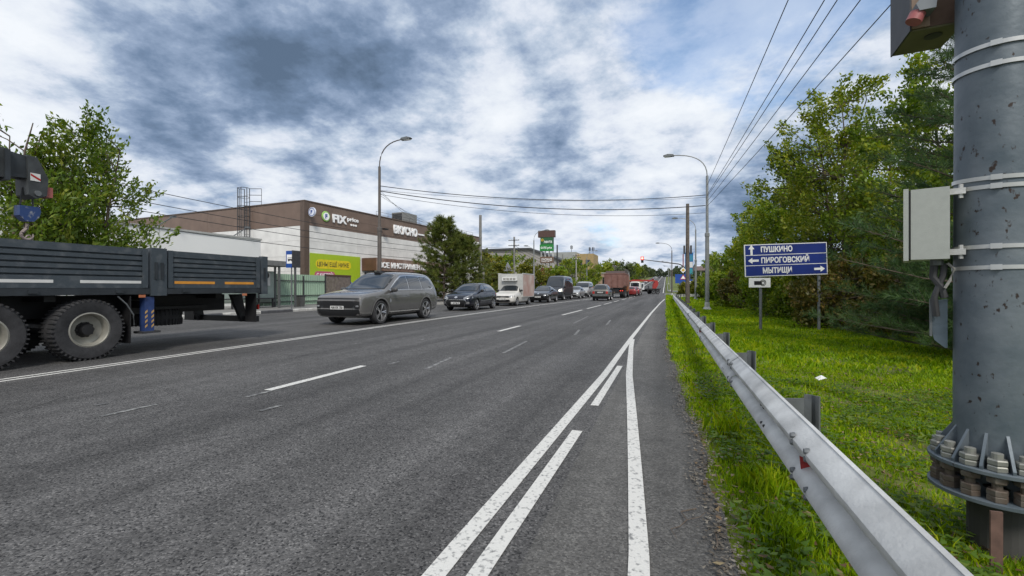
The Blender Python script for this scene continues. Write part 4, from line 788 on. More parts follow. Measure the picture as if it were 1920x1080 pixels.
# ---- trucks
def dump_truck():
    r = thing('dump_truck', 'rusty brown dump truck with high tipper body seen from behind', 'truck', (-6.1, 58.0, 0)); b = mat('tipper_brown', (.16, .072, .055), .7, var=.25, scale=2, col2=(.22, .12, .10)); d = mat('tipper_dark', (.07, .045, .04), .8)
    # local: rear at y = 0, front at y = +8
    t = obj('tipper_body', MB().prism([(-1.0, 1.30), (1.0, 1.30), (1.24, 1.65), (1.24, 3.0), (-1.24, 3.0), (-1.24, 1.65)], 'y', .1, 5.6), b, r)
    for yy in (.1, 1.2, 2.3, 3.4, 4.5, 5.4): obj('body_rib', MB().box(1.235, 1.30, yy, yy + .14, 1.5, 3.0), b, t); obj('body_rib', MB().box(-1.30, -1.235, yy, yy + .14, 1.5, 3.0), b, t)
    for xx in (-1.15, -.4, .35, 1.05): obj('tailgate_rib', MB().box(xx, xx + .1, .02, .098, 1.45, 2.95), b, t)
    obj('top_rail', MB().box(-1.29, 1.29, .05, 5.6, 3.004, 3.1), b, t); obj('raised_board', MB().prism([(.5, 3.104), (5.5, 3.104), (5.5, 3.42), (1.2, 3.42)], 'x', -1.2, 1.2), d, t)
    obj('chassis', MB().box(-.5, .5, .3, 7.2, .75, 1.28), M_BLACK, r); c = obj('cab', MB().prism([(6.0, .8), (8.0, .8), (8.0, 1.9), (7.8, 2.9), (6.0, 2.9)], 'x', -1.2, 1.2), mat('cab_orange', (.30, .12, .05), .5), r); obj('windscreen', MB().prism([(8.01, 1.95), (8.03, 1.95), (7.84, 2.75), (7.82, 2.75)], 'x', -1.05, 1.05), M_GLASS, c)
    for yy in (1.0, 2.35, 6.6):
        for sx in (-1, 1):
            add_wheel(r, sx * 1.05, yy, .52, .32, sx, 0, 'truck', M_GALVD)
            if yy < 4: add_wheel(r, sx * .72, yy, .52, .30, sx, 0, 'truck', M_GALVD)
    obj('mudguard', MB().box(.55, 1.24, .2, 3.1, 1.12, 1.16), M_BLACK, r); obj('mudguard', MB().box(-1.24, -.55, .2, 3.1, 1.12, 1.16), M_BLACK, r); obj('bumper', MB().box(-1.15, 1.15, .12, .24, .55, .7), M_BLACK, r)
    for xx in (-.95, -.7, .7, .95): obj('tail_light', MB().box(xx - .07, xx + .07, .06, .12, .86, .96), mat('lamp_red_lit', (.4, .02, .02), .3, emit=((1, .1, .06), .8)), r)
    return r
dump_truck()

def crane_truck():
    r = thing('crane_truck', 'flatbed crane truck with dark grey corrugated drop sides', 'truck', (-9.45, 0, 0))    # local x: 0 = near side, truck extends to -x
    g = mat('bed_grey', (.058, .072, .085), .48, .2, .3, 6, .12, 20, col2=(.13, .14, .15), thresh=(.5, .85)); gd = mat('bed_grey_dark', (.03, .036, .042), .55, .2, .25, 4)
    Z0, Z1 = 1.25, 2.0
    def side(y0, y1, x, outward):
        prof = [(0, Z0)]; z = Z0 + .20; prof += [(0, z)]
        n_ = 5; hh = (Z1 - .06 - z) / n_
        for k in range(n_): a = z + k * hh; prof += [(-.035, a + .012), (-.035, a + hh * .22), (0, a + hh * .36), (0, a + hh * .98)]
        prof += [(0, Z1), (-.06, Z1), (-.06, Z0)]
        return MB().prism([(x + outward * p[0], p[1]) for p in prof], 'y', y0, y1)
    for (y0, y1) in ((1.2, 6.04), (6.42, 8.58)):
        s = obj('side_board', side(y0, y1, 0, 1), g, r)
        for yy in (y0, y1 - .09): obj('board_edge', MB().box(.001, .022, yy, yy + .09, Z0 + .003, Z1 + .003), g, s)
        obj('side_board', side(y0, y1, -2.5, -1), g, r)
    tape_w = mat('tape_white', (.62, .62, .60), .4, var=.08); tape_o = mat('tape_orange', (.62, .27, .04), .4, var=.12)
    for a, b in ((1.9, 3.55), (3.75, 4.62), (4.98, 5.93)): obj('reflective_tape', MB().box(.0015, .004, a, b, Z0 + .085, Z0 + .135), tape_w, r)
    for a, b in ((6.55, 7.42), (7.66, 8.42)): obj('reflective_tape', MB().box(.0015, .004, a, b, Z0 + .085, Z0 + .14), tape_o, r)
    for yy in (6.05, 8.60):
        for sx in (0, -2.5):
            p = obj('stake_post', MB().box(sx - .08, sx + .035, yy + .04, yy + .33 if yy < 7 else yy + .20, 1.10, 2.03), g, r)
            if sx == 0:
                for q in (.10, .21) if yy < 7 else (.08,): obj('latch', MB().box(.036, .055, yy + q, yy + q + .05, 1.42, 1.75), gd, p)
    obj('headboard', MB().box(-2.48, -.02, 1.0, 1.18, Z0, 2.2), g, r); obj('tailboard', MB().box(-2.44, -.09, 8.72, 8.79, Z0, Z1), g, r)
    obj('bed_floor', MB().box(-2.42, -.085, 1.19, 8.7, 1.2, 1.29), M_STEELD, r); obj('bed_rail', MB().box(-2.5, .012, 1.2, 8.6, 1.13, 1.245), gd, r)
    for k in range(6): obj('hinge', MB().box(.013, .04, 1.9 + 1.2 * k, 2.02 + 1.2 * k, 1.16, 1.22), gd, r)
    obj('chassis', MB().box(-1.7, -.8, -3.5, 8.3, .72, 1.1), M_BLACK, r)
    for k in range(5): obj('cross_bearer', MB().box(-2.3, -.2, 1.6 + 1.5 * k, 1.75 + 1.5 * k, 1.02, 1.128), M_BLACK, r)
    rim = mat('truck_rim', (.30, .29, .25), .5, .4, .2, 6)
    for yy in (3.80, 5.12):
        for x in (-.16, -2.34): add_wheel(r, x, yy, .525, .34, 1 if x > -1 else -1, 0, 'truck', rim)
        obj('axle', MB().tube([(-2.2, yy, .53), (-.3, yy, .53)], .11, 10), M_BLACK, r)
    add_wheel(r, -.2, -2.0, .525, .32, 1, 0, 'truck', rim); add_wheel(r, -2.3, -2.0, .525, .32, -1, 0, 'truck', rim)
    obj('mud_flap', MB().box(-.4, 0, 5.74, 5.76, .22, 1.1), M_BLACK, r); obj('mud_flap', MB().box(-2.5, -2.1, 5.74, 5.76, .22, 1.1), M_BLACK, r)
    for x in (-.03, -2.5):    # stabiliser legs
        l = obj('stabiliser_leg', MB().box(x - .12, x + .02, 6.0, 6.17, .42, 1.08), mat('leg_blue', (.022, .045, .14), .5, var=.25, scale=8), r); obj('foot_plate', MB().box(x - .2, x + .08, 5.94, 6.25, .38, .42), M_STEELD, l)
        if x > -1:
            for q in range(4):
                for (y0, y1) in ((6.005, 6.05), (6.12, 6.165)): l2 = MB().add([(.0215 + x, y0, .48 + .09 * q), (.0215 + x, y1, .52 + .09 * q), (.0215 + x, y1, .565 + .09 * q), (.0215 + x, y0, .525 + .09 * q)], [(0, 1, 2, 3)]); obj('hazard_stripe', l2, mat('hazard_yellow', (.45, .28, .10), .6), l)
    obj('stabiliser_beam', MB().box(-2.4, -.13, 6.02, 6.16, .86, 1.0), M_BLACK, r)
    sp, sm, sh = wheel_meshes(.525, .34, 0, 'truck'); s = link('spare_wheel', sp, M_RUBBER, r, (-1.25, 6.95, .62), (0, R(90), 0)); link('rim', sm, rim, s)
    obj('spare_carrier', MB().box(-2.0, -.6, 6.5, 7.7, .80, .86), M_BLACK, r)
    obj('rear_underrun_bar', MB().box(-2.4, -.1, 8.55, 8.67, .42, .56), M_BLACK, r)
    for x in (-.55, -2.0): obj('bar_bracket', MB().prism([(8.2, 1.1), (8.5, 1.1), (8.66, .45), (8.5, .42)], 'x', x, x + .08), M_BLACK, r)
    obj('rear_flap', MB().box(-.36, -.02, 8.5, 8.52, .42, 1.12), M_BLACK, r); obj('rear_flap', MB().box(-2.45, -2.1, 8.5, 8.52, .42, 1.12), M_BLACK, r)
    for yy in (3.6, 5.88, 8.1): obj('side_marker', MB().box(.013, .03, yy, yy + .11, 1.07, 1.12), mat('marker_amber', (.45, .16, .08), .3), r)
    obj('tail_light', MB().box(-.5, -.15, 8.68, 8.72, .72, .84), M_RED, r); obj('tail_light', MB().box(-2.35, -2.0, 8.68, 8.72, .72, .84), M_RED, r)
    obj('air_hose', MB().tube([(-.02, 5.55, 1.1), (.01, 5.68, .95), (.0, 5.8, .75), (-.05, 5.84, .55)], .012, 6), M_GALVD, r)
    # cab beyond the frame
    c = obj('cab', MB().prism([(-5.4, .7), (-3.3, .7), (-3.3, 3.0), (-5.0, 3.0), (-5.4, 2.0)], 'x', -2.48, -.02), mat('cab_white', (.55, .55, .53), .4), r); obj('side_window', MB().box(-.019, -.01, -5.0, -3.9, 1.9, 2.7), M_GLASS, c)
    # crane
    cg = mat('crane_grey', (.045, .05, .052), .55, .2, .3, 6, .1, 20); cr = obj('crane_column', MB().box(-1.6, -.9, -2.9, -2.2, 1.1, 3.1), cg, r, loc=(-.55, .30, .10))
    bo = obj('crane_boom', MB().prism([(-2.7, 3.10), (4.45, 3.10), (4.45, 3.62), (-2.7, 3.85)], 'x', -1.42, -1.02), cg, cr); obj('boom_section', MB().prism([(4.45, 3.14), (4.75, 3.16), (4.75, 3.55), (4.45, 3.6)], 'x', -1.38, -1.06), gd, cr)
    for k in range(3): obj('boom_collar', MB().box(-1.46, -.98, 4.05 + .18 * k, 4.12 + .18 * k, 3.06, 3.66 - .03 * k), gd, bo)
    hd = obj('boom_head', MB().prism([(4.72, 3.58), (4.86, 3.56), (5.02, 3.2), (5.0, 2.88), (4.85, 2.80), (4.74, 2.86)], 'x', -1.42, -1.02), cg, cr); obj('warning_plate', MB().box(-1.019, -1.01, 4.76, 4.9, 3.12, 3.26), tape_w, hd); obj('warning_stripe', MB().add([(-1.008, 4.76, 3.25), (-1.008, 4.76, 3.21), (-1.008, 4.9, 3.13), (-1.008, 4.9, 3.17)], [(0, 1, 2, 3)]), M_RED, hd)
    obj('head_pin', MB().lathe([(0, .03), (.05, .03), (.05, 0)], 12, 'x', (-1.02, 4.86, 2.9)), M_GALVD, hd); obj('limit_switch', MB().box(-1.3, -1.05, 5.0, 5.1, 2.86, 3.05), mat('faded_red', (.34, .10, .085), .6), hd)
    hb = obj('hook_block', MB().prism([(4.66, 2.66), (4.94, 2.66), (4.96, 2.58), (4.94, 2.48), (4.86, 2.38), (4.74, 2.38), (4.66, 2.48)], 'x', -1.3, -1.12), mat('hook_blue', (.02, .05, .16), .5, col2=(.30, .31, .33), scale=9, thresh=(.55, .68)), cr)
    obj('rope', MB().tube([(-1.2, 4.7, 2.68), (-1.2, 4.74, 3.0)], .016, 6).tube([(-1.2, 4.88, 2.68), (-1.2, 4.86, 3.0)], .016, 6), M_STEELD, hb)
    hk = [(-1.2, 4.80, 2.34), (-1.2, 4.79, 2.25), (-1.2, 4.73, 2.17)] + [(-1.2, 4.80 + .085 * math.cos(t), 2.13 + .085 * math.sin(t)) for t in np.linspace(2.6, 6.6, 9)]; obj('hook', MB().tube(hk, [.03, .03, .03] + [.028] * 6 + [.02, .014, .01], 8), mat('hook_steel', (.28, .23, .21), .5, .4), hb, True)
    ln = [(-1.2 + .0 * math.cos(t), 4.82 + .05 * math.cos(t), 2.02 + .11 * math.sin(t)) for t in np.linspace(0, 2 * math.pi, 14)]; obj('chain_link', MB().tube(ln, .014, 6), MATS['hook_steel'], hb, True)
crane_truck()

def lift_truck():
    r = thing('lift_truck', 'white truck with red aerial lift boom turning at the crossing', 'truck', (-4.3, 97.0, 0), R(-62)); wc = mat('lift_white', (.55, .56, .56), .4); rd_ = mat('lift_red', (.30, .025, .02), .5)
    c = obj('cab', MB().prism([(-3.4, .7), (-1.9, .7), (-1.9, 2.4), (-3.0, 2.4), (-3.4, 1.6)], 'x', -1.0, 1.0), wc, r)
    for sx in (-1.01, 1.0): obj('side_window', MB().box(sx, sx + .012, -2.9, -2.1, 1.55, 2.2), M_GLASS, c)
    obj('windscreen', MB().prism([(-3.42, 1.62), (-3.40, 1.6), (-3.02, 2.3), (-3.04, 2.32)], 'x', -.9, .9), M_GLASS, c); obj('crew_cabin', MB().box(-1.0, 1.0, -1.85, -.4, .9, 2.3), wc, r)
    for k in range(2): obj('cabin_window', MB().box(1.0, 1.012, -1.6 + .6 * k, -1.2 + .6 * k, 1.5, 2.1), M_GLASS, r); obj('cabin_window', MB().box(-1.012, -1.0, -1.6 + .6 * k, -1.2 + .6 * k, 1.5, 2.1), M_GLASS, r)
    obj('platform', MB().box(-1.05, 1.05, -.4, 3.2, .95, 1.15), M_BLACK, r); obj('chassis', MB().box(-.45, .45, -3.2, 3.2, .6, .94), M_BLACK, r)
    obj('turret', MB().prism([(1.7, 1.15), (2.5, 1.15), (3.0, 2.0), (2.9, 2.6), (2.3, 2.6), (2.0, 1.9)], 'x', -.35, .35), rd_, r); obj('boom', MB().box(-.12, .12, -3.6, 2.9, 2.6, 2.8), rd_, r); obj('second_boom', MB().box(-.1, .1, -2.6, 2.2, 2.81, 2.95), rd_, r); obj('basket', MB().box(-.5, .5, -4.6, -3.62, 2.4, 3.2), mat('basket_pink', (.6, .35, .33), .5), r); obj('outrigger', MB().box(-1.1, 1.1, .2, .4, .5, .94), M_BLACK, r); obj('spare_box', MB().box(.5, 1.04, .6, 1.3, 1.16, 1.7), M_GALVD, r)
    for yy in (-2.6, 1.6, 2.5):
        for sx in (-1, 1): add_wheel(r, sx * .88, yy, .46, .28, sx, 0, 'truck', M_GALVD)
lift_truck()
P_REDC = paint('red_paint', (.22, .025, .025), .3, .2)
car('red_car', 'red car half hidden beside the dump truck, nearer of the two red cars', 'car', hatch_spec(4.2, 1.74, 1.5, .31, 2.6, .85, .93, front=std_front(.87, .93)), P_REDC, (-5.0, 71.5, 0), math.pi)
car('red_car', 'darker red car just ahead of the nearer red car', 'car', hatch_spec(4.2, 1.74, 1.5, .31, 2.6, .85, .93, front=std_front(.87, .93)), paint('dark_red', (.2, .02, .03), .3, .2), (-4.9, 78.0, 0), math.pi)
car('white_van', 'white delivery van waiting near the crossing beside the red cars', 'van', van_spec(5.4, 2.0, 2.4, .34, 3.5, .95, 1.2, .75, 1.5, dark_side=False), P_WHT, (-5.2, 85.5, 0), math.pi)
car('white_van', 'white van behind the lift truck on the oncoming side', 'van', van_spec(5.6, 2.05, 2.6, .34, 3.7, .95, 1.2, .75, 1.5, dark_side=False), P_WHT, (-11.0, 117, 0))
# far cars on the hill
proto, _ = car('hill_car', 'pale silver car coming down the hill, nearest of the line', 'car', hatch_spec(4.2, 1.76, 1.5, .31, 2.6, .85, .93, front=std_front(.88, .93)), P_SIL, (-10.6, 262, hz(262)), 0, 'cars on the hill road')
hill = [(-10.2, 285, P_WHT, 'white car second in the line coming down the hill'), (-10.4, 330, P_BLK, 'black car third in the line coming down the hill'), (-9.8, 372, P_REDC, 'red car high on the hill road'), (-10.1, 415, P_SIL, 'silver car fifth in the line coming down the hill'), (-9.6, 470, P_WHT, 'white car near the crest of the hill'), (-6.0, 445, P_BLK, 'black car driving away near the crest of the hill'), (-10.8, 205, P_WHT, 'white car lowest on the hill road beyond the lift truck'), (-11, 152, P_NAVY, 'dark blue car just beyond the crossing on the left lane')]
for x, y, p, lab in hill:
    c = copy_tree(proto); c.location = (x, y, hz(y)); c['label'] = lab; c.rotation_euler = (0, 0, math.pi if x > -8 else 0)
    for ch in c.children:
        if ch.name.split('.')[0] in ('body', 'door'): ch.material_slots[0].link = 'OBJECT'; ch.material_slots[0].material = p

# ------------------------------------------------------------------ lamps, poles, wires
def arc(p0, p1, ctrl, n=9): return [tuple((1 - t) ** 2 * a + 2 * t * (1 - t) * c + t * t * b for a, b, c in zip(p0, p1, ctrl)) for t in np.linspace(0, 1, n)]
def street_lamp(label, x, y, h, arm, side, lm, z0=0, thick=1.0, group='street lamps along the road'):
    r = thing('street_lamp', label, 'street lamp', (x, y, z0), 0, group)
    obj('pole', MB().tube([(0, 0, 0), (0, 0, h * .47)], [.125 * thick, .115 * thick], 12), lm, r, True); obj('upper_pole', MB().tube([(0, 0, h * .47), (0, 0, h * .84)], [.085 * thick, .075 * thick], 12), lm, r, True); obj('base', MB().lathe([(.26 * thick, 0), (.24 * thick, .12), (.15 * thick, .22), (.14 * thick, .5), (0, .5)], 12), M_GALV, r, True)
    obj('arm', MB().tube(arc((0, 0, h * .84), (side * arm, 0, h * .985), (0, 0, h * .98), 10), .032, 8), lm, r, True)
    l = obj('lamp_head', MB().prism([(0, -.05), (.25, -.06), (.62, -.02), (.66, .03), (.4, .10), (.05, .06)], 'y', -.13, .13), M_GALVD, r, loc=(side * (arm - .08), 0, h * .985), rot=(0, 0, 0 if side > 0 else math.pi)); obj('lens', MB().box(.2, .58, -.1, .1, -.075, -.045), M_WHITE, l)
    obj('pole_collar', MB().lathe([(.14 * thick, h * .46), (.14 * thick, h * .48), (.09 * thick, h * .485)], 12), lm, r); return r
DARKP = mat('lamp_pole_brown', (.11, .095, .085), .6, .1, .2, 3); GREYP = mat('lamp_pole_grey', (.24, .25, .25), .5, .3, .15, 3)
street_lamp('tall dark street lamp curving right, standing before the retail building', -16.0, 22.9, 10.0, 1.55, 1, DARKP, .0)
street_lamp('tall grey street lamp curving left over the grass, nearest on the right', 2.4, 30.5, 9.9, 2.0, -1, GREYP, -.13)
street_lamp('second grey street lamp on the right, behind the wooden pole', 3.2, 56, 9.6, 2.0, -1, GREYP, -.13)
street_lamp('slim dark street lamp by the crossing on the right', .9, 80, 9.0, 2.0, -1, DARKP, -.1)
r = street_lamp('street lamp with two heads beside the pylon sign', -17.3, 60.5, 9.3, 1.6, 1, GREYP); obj('second_arm', MB().tube([(0, 0, 6.6), (-.9, 0, 7.1)], .03, 6), GREYP, r); obj('second_head', MB().prism([(0, -.05), (.3, -.06), (.62, -.02), (.66, .03), (.4, .10), (.05, .06)], 'y', -.13, .13), M_GALVD, r, loc=(-.8, 0, 7.08), rot=(0, 0, math.pi))
street_lamp('distant street lamp with curved arm left of the crossing', -16.5, 100, 9.5, 1.8, 1, GREYP)
for i, (x, y) in enumerate(((1.2, 150), (1.2, 280), (1.2, 240), (1.4, 300))): street_lamp(['street lamp beyond the crossing, nearest on the hill', 'second street lamp up the hill on the right', 'third street lamp up the hill on the right', 'farthest street lamp up the hill on the right'][i], x, y, 9.5, 2.0, -1, GREYP, hz(y))
WOOD = mat('pole_wood', (.12, .10, .085), .85, var=.3, scale=6)
def utility_pole(label, x, y, h, m, arms=True, z0=0, r0=.15, footing=True):
    r = thing('utility_pole', label, 'utility pole', (x, y, z0), 0, 'utility poles'); obj('pole', MB().tube([(0, 0, 0), (0, 0, h)], [r0, r0 * .72], 10), m, r, True)
    if footing: obj('stub_post', MB().tube([(r0 * 1.7, 0, 0), (r0 * 1.5, 0, h * .42)], r0 * .8, 8), M_CONC, r, True)
    if arms:
        for k in range(2):
            a = obj('cross_arm', MB().box(-.75, .75, -.19, -.13, h - .5 - .7 * k, h - .42 - .7 * k), M_STEELD, r)
            for xx in (-.65, -.3, .3, .65): obj('insulator', MB().lathe([(.0, .16), (.03, .15), (.05, .06), (.02, 0), (0, 0)], 8, 'z', (xx, -.16, h - .415 - .7 * k)), M_WHITE, a)
    return r
utility_pole('thick concrete utility pole standing right of the pines', -16.3, 39.0, 8.0, M_CONCD, False, footing=True, r0=.17)
utility_pole('utility pole with cross-arms between hedge and cargo pickup', -19.0, 57.0, 8.0, M_CONCD)
utility_pole('dark bare utility pole right of the pylon sign', -17.6, 76, 8.6, mat('pole_dark', (.03, .03, .032), .7), False, r0=.16)
utility_pole('pale concrete pole carrying a lamp arm, left of the yellow tower', -16.6, 88, 8.0, M_CONC, True)
utility_pole('thin grey pole beside the pale concrete pole', -18.4, 84, 7.6, M_CONCD, False, footing=False, r0=.13)
p = utility_pole('dark wooden utility pole behind the crash barrier on the right', 1.75, 42, 8.6, WOOD, False, -.1, .19, False)
obj('equipment_box', MB().box(-.34, -.2, -.25, .2, 4.3, 5.0), M_STEELD, p); obj('equipment_box', MB().box(.2, .34, -.25, .2, 4.3, 5.0), M_STEELD, p)

def wire(label, a, b, sag, rad=.012, group=None):
    a, b = Vector(a), Vector(b); pts = []
    for t in np.linspace(0, 1, 22): q = a.lerp(b, t); q.z -= sag * 4 * t * (1 - t); pts.append(tuple(q))
    return tag(obj('overhead_wire', MB().tube(pts, rad, 5), M_WIRE), label, 'wire', group)
for i, (za, zb, sg, rr, lab) in enumerate(((7.25, 7.0, .55, .022, 'upper thick cable spanning the road between two street lamps'), (6.95, 6.35, .6, .026, 'lower thick cable spanning the road between two street lamps'), (7.0, 6.85, .4, .009, 'thin upper wire spanning the road between two street lamps'), (6.75, 5.9, .6, .012, 'lowest wire spanning the road between two street lamps'))): wire(lab, (-15.9, 22.9, za), (2.3, 30.5, zb), sg, rr)
for i, (z1, x2, z2, lab) in enumerate(((7.6, 3.2, 9.3, 'leftmost of the five wires running from the right street lamp overhead'), (7.0, 4.5, 9.0, 'second wire from the left running overhead on the right'), (6.9, 5.1, 9.1, 'third wire from the left running overhead on the right'), (6.6, 5.8, 8.9, 'fourth wire from the left running overhead on the right'), (6.3, 6.9, 8.7, 'rightmost of the five wires running overhead on the right'))): wire(lab, (2.4, 30.4, z1), (x2, -12, z2), .25, .012)
for i, (dx, za, zb, lab) in enumerate(((0, 6.9, 6.7, 'top wire crossing in front of the retail building'), (.3, 6.3, 6.1, 'second wire down crossing in front of the retail building'), (-.3, 6.0, 5.8, 'third wire down crossing in front of the retail building'), (.1, 5.3, 5.1, 'lowest wire crossing in front of the retail building'))): wire(lab, (-21.8 + dx, 5, za - 1.0), (-19.0 + dx, 56.8, zb - .2), .9, .016)
for i in range(4): wire(['first', 'second', 'third', 'fourth'][i] + ' cable from the top hanging between pale and cross-arm poles beyond the cargo pickup', (-19.0 + .3 * i, 57, 6.9 - .55 * i), (-16.6, 88, 5.6 - .5 * i), .9, .022)
for i in range(3): wire(['upper', 'middle', 'lower'][i] + ' slack wire from the dark street lamp down to the shop roof', (-16, 23, 7.0 - .15 * i), (-23.6 + .5 * i, 41 + 1.5 * i, 7.7), .25, .009)

# ------------------------------------------------------------------ direction sign
def direction_sign():
    r = thing('direction_sign', 'blue road direction sign with white lettering and arrows on two posts', 'road sign', (2.43, 16.1, -.13), R(18.7)); bl = mat('road_sign_blue', (.008, .024, .16), .45, var=.18, scale=1.2); W_ = mat('road_sign_white', (.74, .75, .74), .45, var=.05)
    for x, nm in ((.47, 0), (2.33, 1)): obj('post', MB().tube([(x, .06, 0), (x, .06, 2.85 if nm else 2.6)], .045, 10), M_GALVD, r, True)
    b = obj('sign_board', MB().box(0, 2.62, -.02, .01, 1.730, 2.750), W_, r); b.rotation_euler = (0, R(-2.0), 0)
    fr = obj('blue_field', MB().box(.025, 2.595, -.026, -.021, 1.755, 2.725), bl, b)
    for z in (2.070, 2.400): obj('divider', MB().box(.03, 2.59, -.031, -.027, z, z + .018), W_, b)
    obj('sign_words', MB(), W_, b) if False else None
    text('sign_words', 'ПУШКИНО', .235, W_, b, (.52, -.03, 2.500), (R(90), 0, 0), .002, .008, 1.0); text('sign_words', 'ПИРОГОВСКИЙ', .235, W_, b, (.52, -.03, 2.155), (R(90), 0, 0), .002, .008, 1.52); text('sign_words', 'МЫТИЩИ', .235, W_, b, (.56, -.03, 1.830), (R(90), 0, 0), .002, .008, .92)
    def arrow(cx, cz, ang):
        base = [(-.17, -.035), (.03, -.035), (.03, -.095), (.17, 0), (.03, .095), (.03, .035), (-.17, .035)]; c, s = math.cos(ang), math.sin(ang)
        obj('arrow', MB().prism([(cx + u * c - v * s, cz + u * s + v * c) for u, v in base], 'y', -.032, -.027), W_, b)
    arrow(.22, 2.570, R(90)); arrow(.27, 2.235, R(180)); arrow(2.36, 1.910, 0)
    p = obj('camera_plate', MB().box(.06, .74, -.02, .0, 1.400, 1.700), W_, r); obj('camera_symbol', MB().box(.22, .46, -.026, -.021, 1.480, 1.600), M_BLACK, p)
    for k, rr in enumerate((.1, .06)): obj('lens_ring', MB().lathe([(rr, -.002), (rr - .018, -.002), (rr - .018, .002), (rr, .002), (rr, -.002)], 18, 'y', (.5, -.026 - .004 * k, 1.550)), M_BLACK, p)
direction_sign()

# ------------------------------------------------------------------ crash barrier
def barrier(label, path, first, last, spacing, z0=0.0):
    r = thing('crash_barrier', label, 'crash barrier', (0, 0, 0)); path = [Vector(p) for p in path]
    prof = [(u, w - .055) for u, w in ((.0, .63), (.012, .632), (-.055, .585), (-.075, .56), (-.075, .535), (-.05, .50), (.0, .475), (.0, .455), (-.05, .43), (-.075, .395), (-.075, .37), (-.055, .345), (.012, .305), (.0, .307))]   # outer face towards the road (-x)
    full = prof + [(a + .006, b) for a, b in prof[::-1]]; n_ = len(full)
    def seg(a, b):
        vs = []
        for i in range(a, b + 1):
            p = path[i]; d = (path[min(i + 1, len(path) - 1)] - path[max(i - 1, 0)]).normalized(); nn = Vector((d.y, -d.x, 0)); vs += [tuple(p + nn * u + Vector((0, 0, w))) for u, w in full]
        k = b - a + 1; fs = [(i * n_ + j, i * n_ + (j + 1) % n_, (i + 1) * n_ + (j + 1) % n_, (i + 1) * n_ + j) for i in range(k - 1) for j in range(n_)]
        o = obj('beam', MB().add(vs, fs), M_GALV, r, True)
        if (a // 4) % 2: o.location = (-.004, 0, .003)
        return o
    step = 4
    for a in range(0, len(path) - 1, step): seg(a, min(a + step, len(path) - 1))
    for a in range(step, min(len(path) - 1, 24), step):      # lap bolts where two beams overlap
        p = path[a]
        for dz in (.30, .335, .42, .475, .51):
            for dy in (-.12, .12):
                q = obj('lap_bolt', MB().lathe([(0, -.018), (.012, -.016), (.016, -.004), (.016, .006)], 8, 'x'), M_GALVD, r, True, loc=(p.x + (-.068 if dz not in (.42,) else -.006), p.y + dy, dz))
    L_ = [0.0]
    for i in range(1, len(path)): L_.append(L_[-1] + (path[i] - path[i - 1]).length)
    def at(s):
        for i in range(1, len(path)):
            if L_[i] >= s: t = (s - L_[i - 1]) / (L_[i] - L_[i - 1]); return path[i - 1].lerp(path[i], t), (path[i] - path[i - 1]).normalized()
        return path[-1], (path[-1] - path[-2]).normalized()
    s = first; wv = [(-.03, .0), (-.02, .025), (.0, .035), (.02, .025), (.035, 0), (.05, -.015), (.06, -.01)]; pm = MB().prism(wv + [(a + .002, b + .007) for a, b in wv[::-1]], 'z', -.2, .565).mesh('barrier_post'); sm = MB().prism([(.012, .30), (.17, .30), (.17, .545), (.012, .535)], 'y', -.006, .004).add([(.17, -.006, .30), (.205, -.03, .30), (.205, -.03, .548), (.17, -.006, .545)], [(0, 1, 2, 3)]).mesh('spacer_plate'); bo = MB().lathe([(0, .02), (.016, .02), (.02, 0)], 6, 'x').mesh('bolt')
    while s < min(last, L_[-1]):
        p, d = at(s); ang = math.atan2(-d.x, d.y); o = link('barrier_post', pm, M_GALVD, r, tuple(p + Vector((d.y, -d.x, 0)) * .20), (0, 0, ang))
        if s < 30: link('spacer_plate', sm, M_GALVD, r, tuple(p), (0, 0, ang))
        if s < 22:
            for dz in (.345, .48):
                for dy in (-.03, .05): link('bolt', bo, M_BLACK, r, tuple(p + d * dy + Vector((-.052 if dz > .5 else -.052, 0, dz))), (0, math.pi, ang))
        s += spacing
    return r
pth = [(.675, y, -.01) for y in (-3, -2, -1, 0, .5, 1, 1.5, 2, 2.5, 3, 3.5, 4, 5, 6, 7, 8, 9, 10, 11, 12, 14, 16, 18, 20, 22, 24, 26, 28, 30, 33, 36, 39, 42, 45)] + [(.72, 48, -.01), (.92, 51, -.01), (1.3, 54, -.01), (1.9, 57, -.01), (2.8, 59.5, -.02), (4.0, 61.5, -.03)]
br = barrier('galvanised steel crash barrier running along the right road edge', pth, 2.0, 70, 2.2)
rf = MB().prism([(-.002, .40), (-.05, .378), (-.056, .442), (-.002, .42)], 'y', 0, .006)
for y_ in (2.55, 9.7): obj('reflector', rf, mat('reflector_red', (.35, .03, .025), .3, var=.3, scale=40), br, loc=(.672, y_, -.01))
barrier('pale crash barrier climbing the hill beyond the crossing', [(4.5, 112, 0), (2.0, 116, 0), (1.0, 121, hz(121)), (.6, 130, hz(130)), (.5, 142, hz(142)), (.5, 156, hz(156)), (.5, 172, hz(172)), (.5, 190, hz(190)), (.5, 215, hz(215)), (.5, 240, hz(240))], 3, 130, 4)
